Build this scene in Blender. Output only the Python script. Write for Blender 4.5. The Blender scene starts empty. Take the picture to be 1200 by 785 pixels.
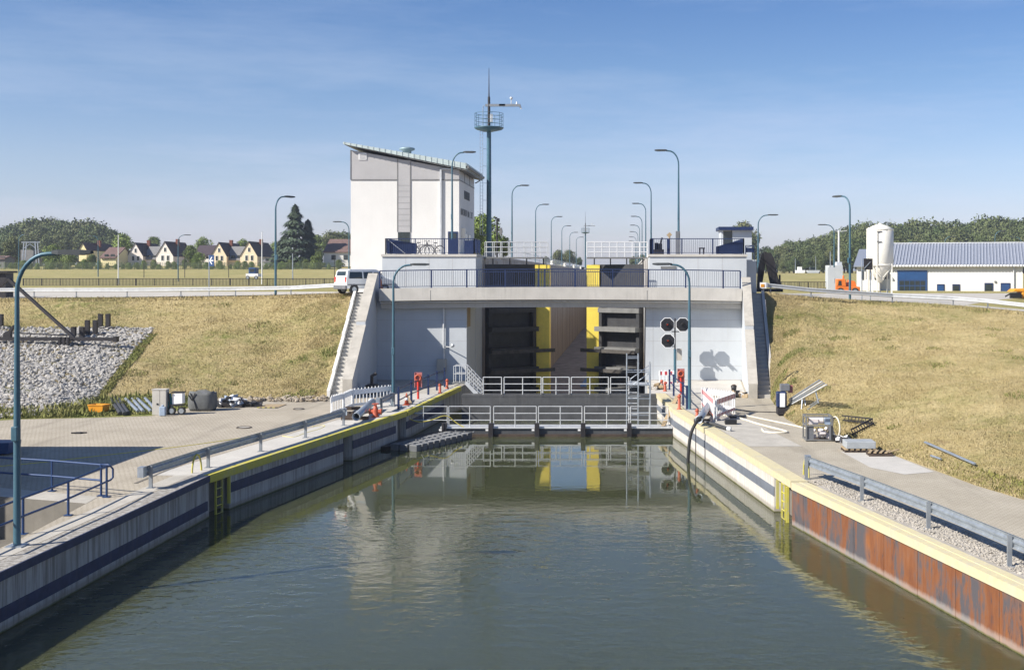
import bpy, bmesh, math, random
import numpy as np
from mathutils import Vector, Matrix
random.seed(7); rng = np.random.default_rng(7)
V = Vector
scene = bpy.context.scene
COL = scene.collection
R = math.radians
# ------------------------------------------------------------------ survey: sight lines of the photograph's camera
K, CX, CY, EYE = 1413.0, 735.0, 323.0, 6.5          # focal length (px), principal point, eye height over the quay
def P(px, py, d): return V(((px-CX)*d/K, d, EYE-(py-CY)*d/K))
def G(px, py, z=0.0):
    d = K*(EYE-z)/(py-CY); return P(px, py, d)
def XD(px, d): return (px-CX)*d/K
def ZD(py, d): return EYE-(py-CY)*d/K
WATER = -1.36
# ------------------------------------------------------------------ mesh collector
class MB:
    def __init__(s): s.v=[]; s.f=[]; s.sm=[]
    def add(s, vs, fs, smooth=False):
        o=len(s.v); s.v += [tuple(p) for p in vs]
        for f in fs: s.f.append(tuple(i+o for i in f)); s.sm.append(smooth)
        return s
    def obox(s, c, a, b, d):
        c,a,b,d=V(c),V(a),V(b),V(d)
        vs=[c+x*a+y*b+z*d for z in(-1,1) for y in(-1,1) for x in(-1,1)]
        return s.add(vs,[(0,2,3,1),(4,5,7,6),(0,1,5,4),(2,6,7,3),(0,4,6,2),(1,3,7,5)])
    def box(s,x0,x1,y0,y1,z0,z1):
        return s.obox(((x0+x1)/2,(y0+y1)/2,(z0+z1)/2),((x1-x0)/2,0,0),(0,(y1-y0)/2,0),(0,0,(z1-z0)/2))
    def beam(s,p0,p1,w,h,up=(0,0,1)):
        p0,p1=V(p0),V(p1); t=p1-p0; L=t.length
        if L<1e-6: return s
        t/=L; up=V(up)
        if abs(t.dot(up))>.99: up=V((0,1,0))
        r=t.cross(up).normalized(); u=r.cross(t)
        return s.obox((p0+p1)/2,t*L/2,r*w/2,u*h/2)
    def tube(s,pts,r,n=8,caps=True,smooth=True):
        pts=[V(p) for p in pts]; m=len(pts); rr=r if isinstance(r,(list,tuple)) else [r]*m
        vs=[]; ref=None
        for i,p in enumerate(pts):
            t=(pts[min(i+1,m-1)]-pts[max(i-1,0)])
            t=t.normalized() if t.length>1e-9 else V((0,0,1))
            if ref is None:
                ref=V((0,0,1)) if abs(t.z)<.9 else V((1,0,0))
            a=(ref-t*ref.dot(t)); a=a.normalized() if a.length>1e-6 else t.orthogonal().normalized()
            ref=a; b=t.cross(a)
            for k in range(n):
                an=2*math.pi*k/n; vs.append(p+(a*math.cos(an)+b*math.sin(an))*rr[i])
        fs=[(i*n+k,i*n+(k+1)%n,(i+1)*n+(k+1)%n,(i+1)*n+k) for i in range(m-1) for k in range(n)]
        s.add(vs,fs,smooth)
        if caps:
            s.add(vs[:n],[tuple(range(n))[::-1]]); s.add(vs[-n:],[tuple(range(n))])
        return s
    def lathe(s,c,prof,n=20,smooth=True):
        c=V(c); vs=[]
        for r,z in prof:
            for k in range(n):
                a=2*math.pi*k/n; vs.append(c+V((r*math.cos(a),r*math.sin(a),z)))
        m=len(prof)
        fs=[(i*n+k,i*n+(k+1)%n,(i+1)*n+(k+1)%n,(i+1)*n+k) for i in range(m-1) for k in range(n)]
        fs2=[tuple(range(n))[::-1],tuple(range((m-1)*n,m*n))]
        o=len(s.v); s.add(vs,fs,smooth)
        for f in fs2: s.f.append(tuple(i+o for i in f)); s.sm.append(False)
        return s
    def prism(s,poly,vec):
        poly=[V(p) for p in poly]; vec=V(vec); n=len(poly)
        vs=poly+[p+vec for p in poly]
        fs=[tuple(range(n))[::-1],tuple(range(n,2*n))]+[(i,(i+1)%n,(i+1)%n+n,i+n) for i in range(n)]
        return s.add(vs,fs)
    def quad(s,a,b,c,d): return s.add([a,b,c,d],[(0,1,2,3)])
    def grid(s,rows,smooth=True):
        n=len(rows[0]); vs=[p for r in rows for p in r]
        return s.add(vs,[(i*n+j,i*n+j+1,(i+1)*n+j+1,(i+1)*n+j) for i in range(len(rows)-1) for j in range(n-1)],smooth)
    def sphere(s,c,r,nu=12,nv=8,sc=(1,1,1),lo=-math.pi/2,hi=math.pi/2):
        c=V(c); rows=[]
        for i in range(nv+1):
            la=lo+(hi-lo)*i/nv
            rows.append([c+V((r*math.cos(la)*math.cos(2*math.pi*k/nu)*sc[0],r*math.cos(la)*math.sin(2*math.pi*k/nu)*sc[1],r*math.sin(la)*sc[2])) for k in range(nu+1)])
        return s.grid(rows)
    def ring(s,c,rad,r,axis=(0,1,0),n=20,m=6,a0=0,a1=2*math.pi):
        ax=V(axis).normalized(); u=ax.orthogonal().normalized()
        if abs(ax.z)<.5: u=V((0,0,1)); u=(u-ax*u.dot(ax)).normalized()
        w=ax.cross(u); c=V(c)
        return s.tube([c+(u*math.cos(a0+(a1-a0)*k/n)+w*math.sin(a0+(a1-a0)*k/n))*rad for k in range(n+1)],r,m,caps=(a1-a0)<6.2)
    def move(s,M,start=0):
        for i in range(start,len(s.v)): s.v[i]=tuple(M@V(s.v[i]))
        return s
    def build(s,name,mat,parent=None,label=None,cat=None,group=None,kind=None,bevel=0,loc=None,recalc=True,lift=None):
        me=bpy.data.meshes.new(name)
        vs=np.array(s.v,dtype=np.float64).reshape(-1,3)
        if parent is None and loc is None:
            lo=vs.min(0); hi=vs.max(0); loc=V(((lo[0]+hi[0])/2,(lo[1]+hi[1])/2,lo[2]))
        if parent is not None: off=V(parent.get('_w',(0,0,0)))
        else: off=V(loc)
        vs=vs-np.array(off)
        me.from_pydata(vs.tolist(),[],s.f)
        me.polygons.foreach_set('use_smooth',s.sm)
        if recalc:
            bm=bmesh.new(); bm.from_mesh(me); bmesh.ops.recalc_face_normals(bm,faces=bm.faces); bm.to_mesh(me); bm.free()
        me.materials.append(mat)
        o=bpy.data.objects.new(name,me); COL.objects.link(o)
        if parent is not None:
            o.parent=parent; o['_w']=tuple(off)
        else:
            o.location=off; o['_w']=tuple(off)
        tag(o,label,cat,group,kind)
        if bevel:
            m=o.modifiers.new('bevel','BEVEL'); m.width=bevel; m.segments=2; m.limit_method='ANGLE'
        return o
def tag(o,label=None,cat=None,group=None,kind=None):
    if label: o['label']=label
    if cat: o['category']=cat
    if group: o['group']=group
    if kind: o['kind']=kind
    return o
def T(name,label,cat,loc,group=None,rz=0):
    """an Empty at a thing's base; its parts are given in world coordinates (or local ones when loc is the origin)"""
    o=bpy.data.objects.new(name,None); COL.objects.link(o)
    o.location=V(loc); o['_w']=tuple(V(loc)); o.empty_display_size=.2; o.rotation_euler=(0,0,rz)
    return tag(o,label,cat,group)
def dup(root,loc,rz=0,label=None,group=None,sc=None):
    def cp(o,par):
        c=o.copy(); COL.objects.link(c)
        if par is not None: c.parent=par
        for ch in o.children: cp(ch,c)
        return c
    r=cp(root,None); r.location=V(loc); r.rotation_euler=(0,0,rz)
    if sc is not None: r.scale=(sc,sc,sc) if not isinstance(sc,(tuple,list)) else sc
    if label: r['label']=label
    if group: r['group']=group
    return r
# ------------------------------------------------------------------ materials
def newmat(name):
    m=bpy.data.materials.new(name); m.use_nodes=True
    nt=m.node_tree; return m,nt,nt.nodes['Principled BSDF']
def N(nt,t,**kw):
    n=nt.nodes.new(t)
    for k,v in kw.items():
        if k in n.inputs.keys(): n.inputs[k].default_value=v
        else: setattr(n,k,v)
    return n
def link(nt,a,b): nt.links.new(a,b)
def c4(c): return (c[0],c[1],c[2],1)
def noise(nt,vec,scale,detail=4,rough=.6):
    n=N(nt,'ShaderNodeTexNoise'); n.inputs['Scale'].default_value=scale; n.inputs['Detail'].default_value=detail; n.inputs['Roughness'].default_value=rough
    if vec is not None: link(nt,vec,n.inputs['Vector'])
    return n.outputs['Fac']
def ramp(nt,fac,p0,p1,c0=(0,0,0),c1=(1,1,1)):
    r=N(nt,'ShaderNodeValToRGB'); r.color_ramp.elements[0].position=p0; r.color_ramp.elements[1].position=p1
    r.color_ramp.elements[0].color=c4(c0); r.color_ramp.elements[1].color=c4(c1)
    link(nt,fac,r.inputs['Fac']); return r.outputs['Color']
def mix(nt,fac,a,b,mode='MIX'):
    m=N(nt,'ShaderNodeMix'); m.data_type='RGBA'; m.blend_type=mode
    ins=[m.inputs['Factor'],m.inputs['A'],m.inputs['B']] if False else [m.inputs[0],m.inputs[6],m.inputs[7]]
    for i,x in zip(ins,(fac,a,b)):
        if isinstance(x,(int,float)): i.default_value=x
        elif isinstance(x,(tuple,list)): i.default_value=c4(x)
        else: link(nt,x,i)
    return m.outputs[2]
def geo(nt): return N(nt,'ShaderNodeNewGeometry').outputs['Position']
def mapped(nt,vec,scale=(1,1,1),rot=(0,0,0),loc=(0,0,0)):
    m=N(nt,'ShaderNodeMapping'); m.inputs['Scale'].default_value=scale; m.inputs['Rotation'].default_value=rot; m.inputs['Location'].default_value=loc
    link(nt,vec,m.inputs['Vector']); return m.outputs[0]
def bump(nt,bs,h,strength,dist=.02):
    b=N(nt,'ShaderNodeBump'); b.inputs['Strength'].default_value=strength; b.inputs['Distance'].default_value=dist
    link(nt,h,b.inputs['Height']); link(nt,b.outputs[0],bs.inputs['Normal'])
_mc={}
def mat(name,col,rough=.6,metal=0,var=.18,scale=2.5,bmp=0,streak=0,dirt=(.10,.085,.065),spec=.4):
    """weathered solid colour: cloudy tone variation, rain streaks, fine bump"""
    if name in _mc: return _mc[name]
    m,nt,bs=newmat(name); p=geo(nt)
    n=noise(nt,p,scale,6,.65)
    dk=tuple(x*(1-var) for x in col); lt=tuple(min(1,x*(1+var*.6)) for x in col)
    c=ramp(nt,n,.3,.7,dk,lt)
    if streak:
        s=noise(nt,mapped(nt,p,(3.2,3.2,.16)),1.6,5,.7)
        s2=noise(nt,p,.35,3)
        f=mix(nt,1,ramp(nt,s,.50,.78),ramp(nt,s2,.3,.75),'MULTIPLY')
        sc=N(nt,'ShaderNodeMath',operation='MULTIPLY'); link(nt,f,sc.inputs[0]); sc.inputs[1].default_value=streak
        c=mix(nt,sc.outputs[0],c,dirt)
    link(nt,c,bs.inputs['Base Color'])
    bs.inputs['Roughness'].default_value=rough; bs.inputs['Metallic'].default_value=metal
    bs.inputs['Specular IOR Level'].default_value=spec
    if bmp: bump(nt,bs,noise(nt,p,scale*18,5,.7),bmp,.01)
    _mc[name]=m; return m
def zmask(nt,p,z0,z1):
    s=N(nt,'ShaderNodeSeparateXYZ'); link(nt,p,s.inputs[0])
    r=N(nt,'ShaderNodeMapRange'); r.inputs['From Min'].default_value=z0; r.inputs['From Max'].default_value=z1
    link(nt,s.outputs['Z'],r.inputs['Value']); return r.outputs[0]
def addn(nt,a,b,k):
    m=N(nt,'ShaderNodeMath',operation='MULTIPLY_ADD'); link(nt,b,m.inputs[0]); m.inputs[1].default_value=k; link(nt,a,m.inputs[2]); return m.outputs[0]

M={}
M['concrete']=mat('concrete',(.43,.40,.345),.85,var=.2,scale=1.2,bmp=.25,streak=.45)
M['concrete_light']=mat('concrete_light',(.49,.465,.42),.85,var=.14,scale=.8,bmp=.15,streak=.42)
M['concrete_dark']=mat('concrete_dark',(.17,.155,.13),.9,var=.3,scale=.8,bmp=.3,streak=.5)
M['white_wall']=mat('white_wall',(.66,.645,.61),.8,var=.05,scale=.5,bmp=.05,streak=.22,dirt=(.45,.43,.4))
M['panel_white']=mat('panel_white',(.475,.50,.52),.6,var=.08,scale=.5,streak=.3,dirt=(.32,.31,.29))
M['clad_grey']=mat('clad_grey',(.40,.39,.385),.5,var=.1,scale=.6,streak=.1)
M['zinc']=mat('zinc',(.50,.57,.55),.5,.15,var=.2)
M['galv']=mat('galv',(.42,.46,.50),.42,.65,var=.25,scale=5)
M['post_grey']=mat('post_grey',(.27,.29,.31),.5,.4)
M['steel_rail']=mat('steel_rail',(.62,.63,.63),.45,.3,var=.15)
M['rail_white']=mat('rail_white',(.75,.75,.74),.5,var=.05)
M['navy']=mat('navy',(.014,.028,.085),.42,var=.2)
M['navy_band']=mat('navy_band',(.028,.038,.085),.6,var=.4,scale=4,streak=.35,dirt=(.16,.15,.13))
M['greyblue_band']=mat('greyblue_band',(.145,.16,.185),.7,var=.25,scale=3,streak=.3,dirt=(.35,.33,.29))
M['teal']=mat('teal',(.055,.125,.165),.42,.1,var=.12)
M['lamp_head']=mat('lamp_head',(.05,.056,.06),.75,0,spec=.2)
M['yellow']=mat('yellow',(.90,.70,.11),.55,var=.1,scale=3,streak=.12,dirt=(.4,.33,.1))
M['coping_yellow']=mat('coping_yellow',(.52,.46,.055),.7,var=.15,scale=5,streak=.1)
M['coping_pale']=mat('coping_pale',(.66,.58,.33),.75,var=.12,scale=6,bmp=.1,streak=.12)
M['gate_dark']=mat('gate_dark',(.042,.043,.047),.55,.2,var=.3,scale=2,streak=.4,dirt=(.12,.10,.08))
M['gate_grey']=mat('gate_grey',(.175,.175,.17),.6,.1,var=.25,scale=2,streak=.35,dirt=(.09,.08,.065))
M['bulk']=mat('bulkhead_grey',(.085,.086,.088),.6,.1,var=.3,scale=1.6,streak=.7,dirt=(.19,.18,.165))
M['pontoon']=mat('pontoon_dark',(.075,.078,.082),.5,.1,var=.25,streak=.5,dirt=(.22,.21,.19))
M['black']=mat('black_plastic',(.015,.015,.017),.5)
M['rubber']=mat('rubber',(.022,.022,.022),.7,var=.2)
def worn(name,paint,bare):
    m,nt,bs=newmat(name); p=geo(nt)
    w=noise(nt,p,1.6,8,.75); k=ramp(nt,w,.50,.57)
    c=mix(nt,ramp(nt,noise(nt,p,5,5,.7),.3,.7),tuple(x*.86 for x in paint),paint)
    c=mix(nt,k,c,mix(nt,.45,c,bare))
    c=mix(nt,ramp(nt,noise(nt,p,3.3,7,.8),.60,.66),c,bare)
    link(nt,c,bs.inputs['Base Color']); bs.inputs['Roughness'].default_value=.8; bump(nt,bs,noise(nt,p,30,5,.7),.2,.01); return m
M['coping_pale']=worn('coping_pale_worn',(.58,.51,.31),(.46,.42,.34))
M['coping_yellow']=worn('coping_yellow_worn',(.52,.46,.07),(.36,.34,.22))
M['greyplastic']=mat('grey_plastic',(.15,.155,.165),.5,var=.25)
M['raft']=mat('raft_plastic',(.135,.14,.145),.45,var=.2)
M['timber']=mat('timber_dark',(.07,.05,.038),.85,var=.4,scale=4,bmp=.3)
M['fender']=mat('fender_timber',(.075,.068,.062),.8,var=.4,scale=3)
M['wood']=mat('wood_pale',(.36,.27,.16),.8,var=.25,scale=6,bmp=.2)
M['orange']=mat('orange_paint',(.75,.19,.03),.5,var=.15)
M['orange_plastic']=mat('orange_plastic',(.72,.30,.02),.5,var=.18)
M['red']=mat('red_paint',(.62,.045,.03),.5,var=.15)
M['redorange']=mat('red_orange',(.42,.085,.04),.55,var=.12)
M['white']=mat('white_plastic',(.80,.80,.79),.5,var=.05)
M['carwhite']=mat('car_white',(.80,.80,.78),.25,var=.03)
M['blue']=mat('blue_paint',(.015,.06,.17),.45,var=.15)
M['signblue']=mat('sign_blue',(.02,.055,.15),.45,var=.1)
M['glass']=mat('dark_glass',(.02,.03,.03),.08,var=.3,spec=.7)
M['steel_dark']=mat('dark_steel',(.035,.032,.034),.6,.3,var=.4,scale=3)
M['rope']=mat('yellow_rope',(.62,.52,.10),.8)
M['hose']=mat('pale_hose',(.62,.58,.48),.7,var=.1)
M['cream']=mat('cream_paint',(.76,.73,.64),.55,var=.06,streak=.15,dirt=(.5,.46,.36))
M['bag']=mat('grey_bag',(.12,.125,.125),.8,var=.25,scale=4,bmp=.3)
M['pvc']=mat('black_pipe',(.05,.05,.05),.5)
M['render_beige']=mat('render_beige',(.82,.74,.66),.85,var=.06)
M['render_peach']=mat('render_peach',(.84,.68,.47),.85,var=.06)
M['render_yellow']=mat('render_yellow',(.80,.70,.40),.85,var=.06)
M['roof_dark']=mat('roof_dark',(.060,.042,.048),.8,var=.3,scale=2)
M['roof_brown']=mat('roof_brown',(.16,.10,.085),.8,var=.25,scale=2)
M['roof_grey']=mat('roof_grey',(.20,.195,.19),.8,var=.2)
M['brick_red']=mat('brick_red',(.20,.075,.05),.85,var=.3,scale=5)
M['bark']=mat('bark',(.08,.06,.045),.9,var=.4,scale=3,bmp=.5)
M['tarp']=mat('blue_tarp',(.10,.22,.40),.6,var=.3,scale=3)
M['wastebag']=mat('debris',(.16,.16,.17),.8,var=.5,scale=7)
M['manhole']=mat('manhole_iron',(.10,.085,.07),.8,.3,var=.3)
M['hivis']=mat('cyan_plastic',(.03,.26,.30),.5)

def grass_mat(name,dry,tan,green,amt,blade=False):
    m,nt,bs=newmat(name); p=geo(nt)
    n1=noise(nt,p,.9,6,.7); n2=noise(nt,p,.17,4,.6); n3=noise(nt,p,6,6,.75)
    c=mix(nt,ramp(nt,n1,.35,.68),dry,tan)
    big=noise(nt,mapped(nt,p,(.35,.35,.35),(0,0,.4)),.55,5,.7); pale=tuple(min(1,x*1.22+.02) for x in tan); olive=(dry[0]*.74,dry[1]*.80,dry[2]*.72)
    c=mix(nt,ramp(nt,big,.52,.68),c,mix(nt,.6,c,pale)); c=mix(nt,ramp(nt,big,.46,.30,(0,0,0),(1,1,1)) if False else ramp(nt,big,.30,.46,(1,1,1),(0,0,0)),c,mix(nt,.45,c,olive))
    mw=noise(nt,mapped(nt,p,(.10,.6,1.5)),1.7,4,.7); c=mix(nt,ramp(nt,mw,.50,.64),c,mix(nt,.22,c,olive))
    br=noise(nt,p,.75,6,.75); c=mix(nt,ramp(nt,br,.62,.70),c,(.30,.225,.13))
    gm=mix(nt,1,ramp(nt,n2,.52-amt*.25,.70-amt*.1),ramp(nt,noise(nt,p,1.6,4,.7),.35,.65),'MULTIPLY')
    c=mix(nt,gm,c,green)
    c=mix(nt,ramp(nt,n3,.30,.62),mix(nt,.45,c,(.12,.09,.04)),c)
    if not blade:
        c=mix(nt,ramp(nt,noise(nt,p,.55,5,.7),.58,.74),c,tuple(x*.72 for x in tan))
    link(nt,c,bs.inputs['Base Color']); bs.inputs['Roughness'].default_value=.95; bs.inputs['Specular IOR Level'].default_value=.1
    bump(nt,bs,noise(nt,p,9,8,.8),.8,.12)
    return m
M['grass_slope']=grass_mat('dry_grass',(.44,.35,.165),(.53,.43,.225),(.20,.225,.06),.2)
M['grass_blade']=grass_mat('dry_grass_blades',(.485,.39,.195),(.58,.48,.275),(.24,.265,.075),.24,True)
M['grass_green']=grass_mat('green_grass',(.22,.25,.075),(.36,.33,.13),(.17,.23,.055),.5,True)
M['field']=grass_mat('meadow',(.36,.31,.13),(.45,.375,.18),(.23,.25,.08),.6)

def paver_mat(name,c1,c2,mortar,rot,scale):
    m,nt,bs=newmat(name); p=geo(nt)
    v=mapped(nt,p,(1,1,1),(0,0,rot))
    b=N(nt,'ShaderNodeTexBrick'); link(nt,v,b.inputs['Vector'])
    b.inputs['Color1'].default_value=c4(c1); b.inputs['Color2'].default_value=c4(c2); b.inputs['Mortar'].default_value=c4(mortar)
    b.inputs['Scale'].default_value=scale; b.inputs['Mortar Size'].default_value=.045; b.inputs['Brick Width'].default_value=.9; b.inputs['Row Height'].default_value=.45
    c=mix(nt,ramp(nt,noise(nt,p,.45,5,.65),.35,.7),b.outputs['Color'],mix(nt,.35,b.outputs['Color'],(.20,.17,.12)))
    c=mix(nt,ramp(nt,noise(nt,mapped(nt,p,(1.2,.12,1),(0,0,rot+.3)),.8,5,.7),.52,.72),c,mix(nt,.5,c,(.20,.175,.14)))
    c=mix(nt,ramp(nt,noise(nt,p,25,4,.7),.3,.6),mix(nt,.25,c,(.1,.09,.07)),c)
    link(nt,c,bs.inputs['Base Color']); bs.inputs['Roughness'].default_value=.9; bs.inputs['Specular IOR Level'].default_value=.2
    bump(nt,bs,b.outputs['Fac'],-.25,.01)
    return m
M['paver']=paver_mat('pavers_left',(.50,.445,.36),(.46,.41,.33),(.25,.215,.16),R(20),4.2)
M['paver2']=paver_mat('pavers_right',(.50,.45,.36),(.46,.41,.33),(.28,.25,.19),R(-9),4.2)
M['road']=mat('road_concrete',(.44,.41,.36),.9,var=.12,scale=.4,bmp=.2)
M['chamber_floor']=mat('chamber_floor',(.27,.225,.18),.8,var=.5,scale=.7,bmp=.2)

def stone_mat(name,a,b):
    m,nt,bs=newmat(name); p=geo(nt)
    oi=noise(nt,p,1.7,2)
    c=mix(nt,ramp(nt,oi,.3,.7),a,b)
    c=mix(nt,ramp(nt,noise(nt,p,11,5,.7),.3,.65),mix(nt,.45,c,(.16,.14,.12)),c)
    link(nt,c,bs.inputs['Base Color']); bs.inputs['Roughness'].default_value=.9
    bump(nt,bs,noise(nt,p,16,5,.7),.5,.03); return m
M['stone']=stone_mat('limestone',(.30,.285,.26),(.47,.45,.42))
M['gravel']=stone_mat('gravel',(.33,.30,.25),(.47,.43,.37))
M['brownstone']=stone_mat('brown_stone',(.24,.19,.13),(.42,.36,.28))

def quay_face(name,base,stain,rust=False):
    """canal wall: lime and algae near the water, run-off streaks below the coping"""
    m,nt,bs=newmat(name); p=geo(nt)
    n=noise(nt,p,1.1,6,.7)
    if rust:
        v=mapped(nt,p,(1,1,.28))
        r1=noise(nt,v,1.25,7,.72); r2=noise(nt,mapped(nt,p,(6,6,.25)),1.5,6,.75); r3=noise(nt,p,.45,3)
        c=mix(nt,ramp(nt,r1,.36,.62),(.15,.052,.018),(.34,.125,.030))
        c=mix(nt,ramp(nt,r2,.38,.72),c,(.15,.05,.02))
        c=mix(nt,mix(nt,1,ramp(nt,r1,.45,.53),ramp(nt,r3,.36,.50),'MULTIPLY'),c,(.078,.07,.075))
        c=mix(nt,ramp(nt,noise(nt,mapped(nt,p,(2,2,.5),(0,0,0),(7,3,1)),1.4,6,.8),.58,.66),c,(.05,.044,.047))
        c=mix(nt,ramp(nt,noise(nt,mapped(nt,p,(1,1,.2),(0,0,0),(3,9,1)),1.1,4),.71,.75),c,(.42,.36,.27))
    else:
        s=noise(nt,mapped(nt,p,(5,5,.22)),1.3,6,.75)
        c=mix(nt,ramp(nt,n,.3,.7),tuple(x*.82 for x in base),base)
        c=mix(nt,ramp(nt,addn(nt,s,zmask(nt,p,-1.2,0),.10),.46,.68),c,mix(nt,.75,c,stain))
        # darker wash under the coping and joints every 2.4 m
    zz=addn(nt,zmask(nt,p,WATER,WATER+.32),noise(nt,mapped(nt,p,(3,3,1)),2.2,5,.7),-.5)
    c=mix(nt,ramp(nt,zz,.10,.42,(1,1,1),(0,0,0)),c,mix(nt,.45,c,(.40,.36,.32)) if rust else mix(nt,.6,c,(.20,.17,.12)))
    za=addn(nt,zmask(nt,p,WATER-.03,WATER+.17),noise(nt,p,3.1,4,.7),-.30)
    c=mix(nt,ramp(nt,za,.05,.30,(1,1,1),(0,0,0)),c,(.085,.085,.018))
    link(nt,c,bs.inputs['Base Color']); bs.inputs['Roughness'].default_value=.85
    bump(nt,bs,noise(nt,p,14,6,.7),.25,.02)
    return m
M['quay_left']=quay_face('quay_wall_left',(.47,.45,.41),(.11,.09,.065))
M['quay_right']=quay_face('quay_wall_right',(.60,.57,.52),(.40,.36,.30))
M['rust']=quay_face('rusty_sheet',(.2,.1,.05),(.1,.05,.03),True)

def chamber_mat():
    m,nt,bs=newmat('chamber_wall_concrete'); p=geo(nt)
    s=noise(nt,mapped(nt,p,(1.5,.5,.12)),1.3,6,.75)
    zz=addn(nt,zmask(nt,p,-5.5,8),noise(nt,p,.4,4,.7),.25)
    c=mix(nt,ramp(nt,zz,.45,.80),(.33,.26,.18),(.42,.40,.37))
    c=mix(nt,ramp(nt,s,.45,.72),c,(.20,.16,.12))
    link(nt,c,bs.inputs['Base Color']); bs.inputs['Roughness'].default_value=.9
    return m
M['chamber']=chamber_mat()

def water_mat():
    m,nt,bs=newmat('canal_water'); p=geo(nt)
    bs.inputs['Base Color'].default_value=(.053,.059,.026,1); bs.inputs['Roughness'].default_value=.02
    bs.inputs['Subsurface Weight'].default_value=1.0; bs.inputs['Subsurface Radius'].default_value=(.9,1.0,.6); bs.inputs['Subsurface Scale'].default_value=1.0; bs.inputs['IOR'].default_value=1.333; bs.inputs['Specular IOR Level'].default_value=.5
    sep=N(nt,'ShaderNodeSeparateXYZ'); link(nt,addv(nt,p),sep.inputs[0])
    r=N(nt,'ShaderNodeMapRange'); r.interpolation_type='SMOOTHSTEP'
    r.inputs['From Min'].default_value=37.5; r.inputs['From Max'].default_value=46.5
    r.inputs['To Min'].default_value=1; r.inputs['To Max'].default_value=.07
    link(nt,sep.outputs['Y'],r.inputs['Value'])
    w1=noise(nt,mapped(nt,p,(1.0,1.25,1)),2.3,2,.5)
    w2=noise(nt,mapped(nt,p,(1,1.3,1),(0,0,.5)),6.5,2,.5)
    w3=noise(nt,mapped(nt,p,(1,2.0,1)),.9,3,.5)
    h=addn(nt,w1,w2,.30); h=addn(nt,h,w3,1.2)
    b=N(nt,'ShaderNodeBump'); b.inputs['Distance'].default_value=.075
    k=N(nt,'ShaderNodeMath',operation='MULTIPLY'); link(nt,r.outputs[0],k.inputs[0]); k.inputs[1].default_value=.25
    wp=N(nt,'ShaderNodeMapRange'); link(nt,noise(nt,mapped(nt,p,(1,.55,1),(0,0,.35)),.16,5,.6),wp.inputs['Value'])
    wp.inputs['From Min'].default_value=.40; wp.inputs['From Max'].default_value=.60; wp.inputs['To Min'].default_value=.30; wp.inputs['To Max'].default_value=1.1
    k2=N(nt,'ShaderNodeMath',operation='MULTIPLY'); link(nt,k.outputs[0],k2.inputs[0]); link(nt,wp.outputs[0],k2.inputs[1]); k=k2
    link(nt,k.outputs[0],b.inputs['Strength']); link(nt,h,b.inputs['Height']); link(nt,b.outputs[0],bs.inputs['Normal'])
    return m
def addv(nt,p):
    # wind line wanders a little across the canal
    n=N(nt,'ShaderNodeTexNoise'); n.inputs['Scale'].default_value=.12; link(nt,p,n.inputs['Vector'])
    s=N(nt,'ShaderNodeVectorMath',operation='SCALE'); link(nt,n.outputs['Color'],s.inputs[0]); s.inputs['Scale'].default_value=7
    a=N(nt,'ShaderNodeVectorMath',operation='ADD'); link(nt,p,a.inputs[0]); link(nt,s.outputs[0],a.inputs[1]); return a.outputs[0]
M['water']=water_mat()

def leaf_mat(name,a,b,c2):
    m,nt,bs=newmat(name); p=geo(nt)
    oi=N(nt,'ShaderNodeObjectInfo').outputs['Random']
    c=mix(nt,oi,a,b)
    c=mix(nt,ramp(nt,noise(nt,p,.5,4,.7),.35,.7),c,c2)
    g=N(nt,'ShaderNodeNewGeometry').outputs['Random Per Island']
    c=mix(nt,ramp(nt,g,0,1),mix(nt,.28,c,(.01,.018,.006)),c)
    link(nt,c,bs.inputs['Base Color']); bs.inputs['Roughness'].default_value=.7; bs.inputs['Specular IOR Level'].default_value=.2
    return m
M['leaf']=leaf_mat('leaves',(.13,.17,.05),(.20,.22,.08),(.15,.20,.05))
M['leaf_far']=leaf_mat('leaves_wood',(.065,.105,.035),(.185,.19,.085),(.12,.15,.055))
M['needle']=leaf_mat('needles',(.06,.09,.055),(.08,.11,.065),(.10,.13,.085))
M['leaf_light']=leaf_mat('leaves_light',(.16,.22,.05),(.22,.26,.08),(.19,.26,.06))
M['hedge']=leaf_mat('hedge_leaves',(.11,.17,.035),(.13,.19,.05),(.17,.20,.06))
# ================================================================== CAMERA, SKY, SUN
cam=bpy.data.cameras.new('camera'); co=bpy.data.objects.new('camera',cam); COL.objects.link(co)
co.location=(0,0,EYE); co.rotation_euler=(R(90),0,0)
cam.sensor_width=36; cam.sensor_fit='HORIZONTAL'; cam.lens=36*K/1200
cam.shift_x=-(CX-600)/1200; cam.shift_y=-(392.5-CY)/1200; cam.clip_start=.2; cam.clip_end=12000
scene.camera=co
SUN=V((1.15,.64,-1.0)).normalized()
w=bpy.data.worlds.new('World'); scene.world=w; w.use_nodes=True
nt=w.node_tree; bg=nt.nodes['Background']
sky=N(nt,'ShaderNodeTexSky'); sky.sky_type='NISHITA'; sky.sun_disc=False
sky.sun_elevation=math.asin(-SUN.z); sky.sun_rotation=math.atan2(-SUN.x,-SUN.y)
sky.altitude=0; sky.air_density=1.0; sky.dust_density=.6; sky.ozone_density=1.6
tc=N(nt,'ShaderNodeTexCoord')
cl=noise(nt,mapped(nt,tc.outputs['Generated'],(1.0,1.0,7.0),(0.12,0.2,0)),2.2,7,.68)
cm=ramp(nt,cl,.46,.74)
cf=N(nt,'ShaderNodeMath',operation='MULTIPLY'); link(nt,cm,cf.inputs[0]); cf.inputs[1].default_value=.26
skc=mix(nt,cf.outputs[0],sky.outputs[0],(8.5,8.0,7.6))
sz=N(nt,'ShaderNodeSeparateXYZ'); link(nt,tc.outputs['Generated'],sz.inputs[0])
sr=N(nt,'ShaderNodeValToRGB'); link(nt,sz.outputs['Z'],sr.inputs['Fac'])
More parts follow.
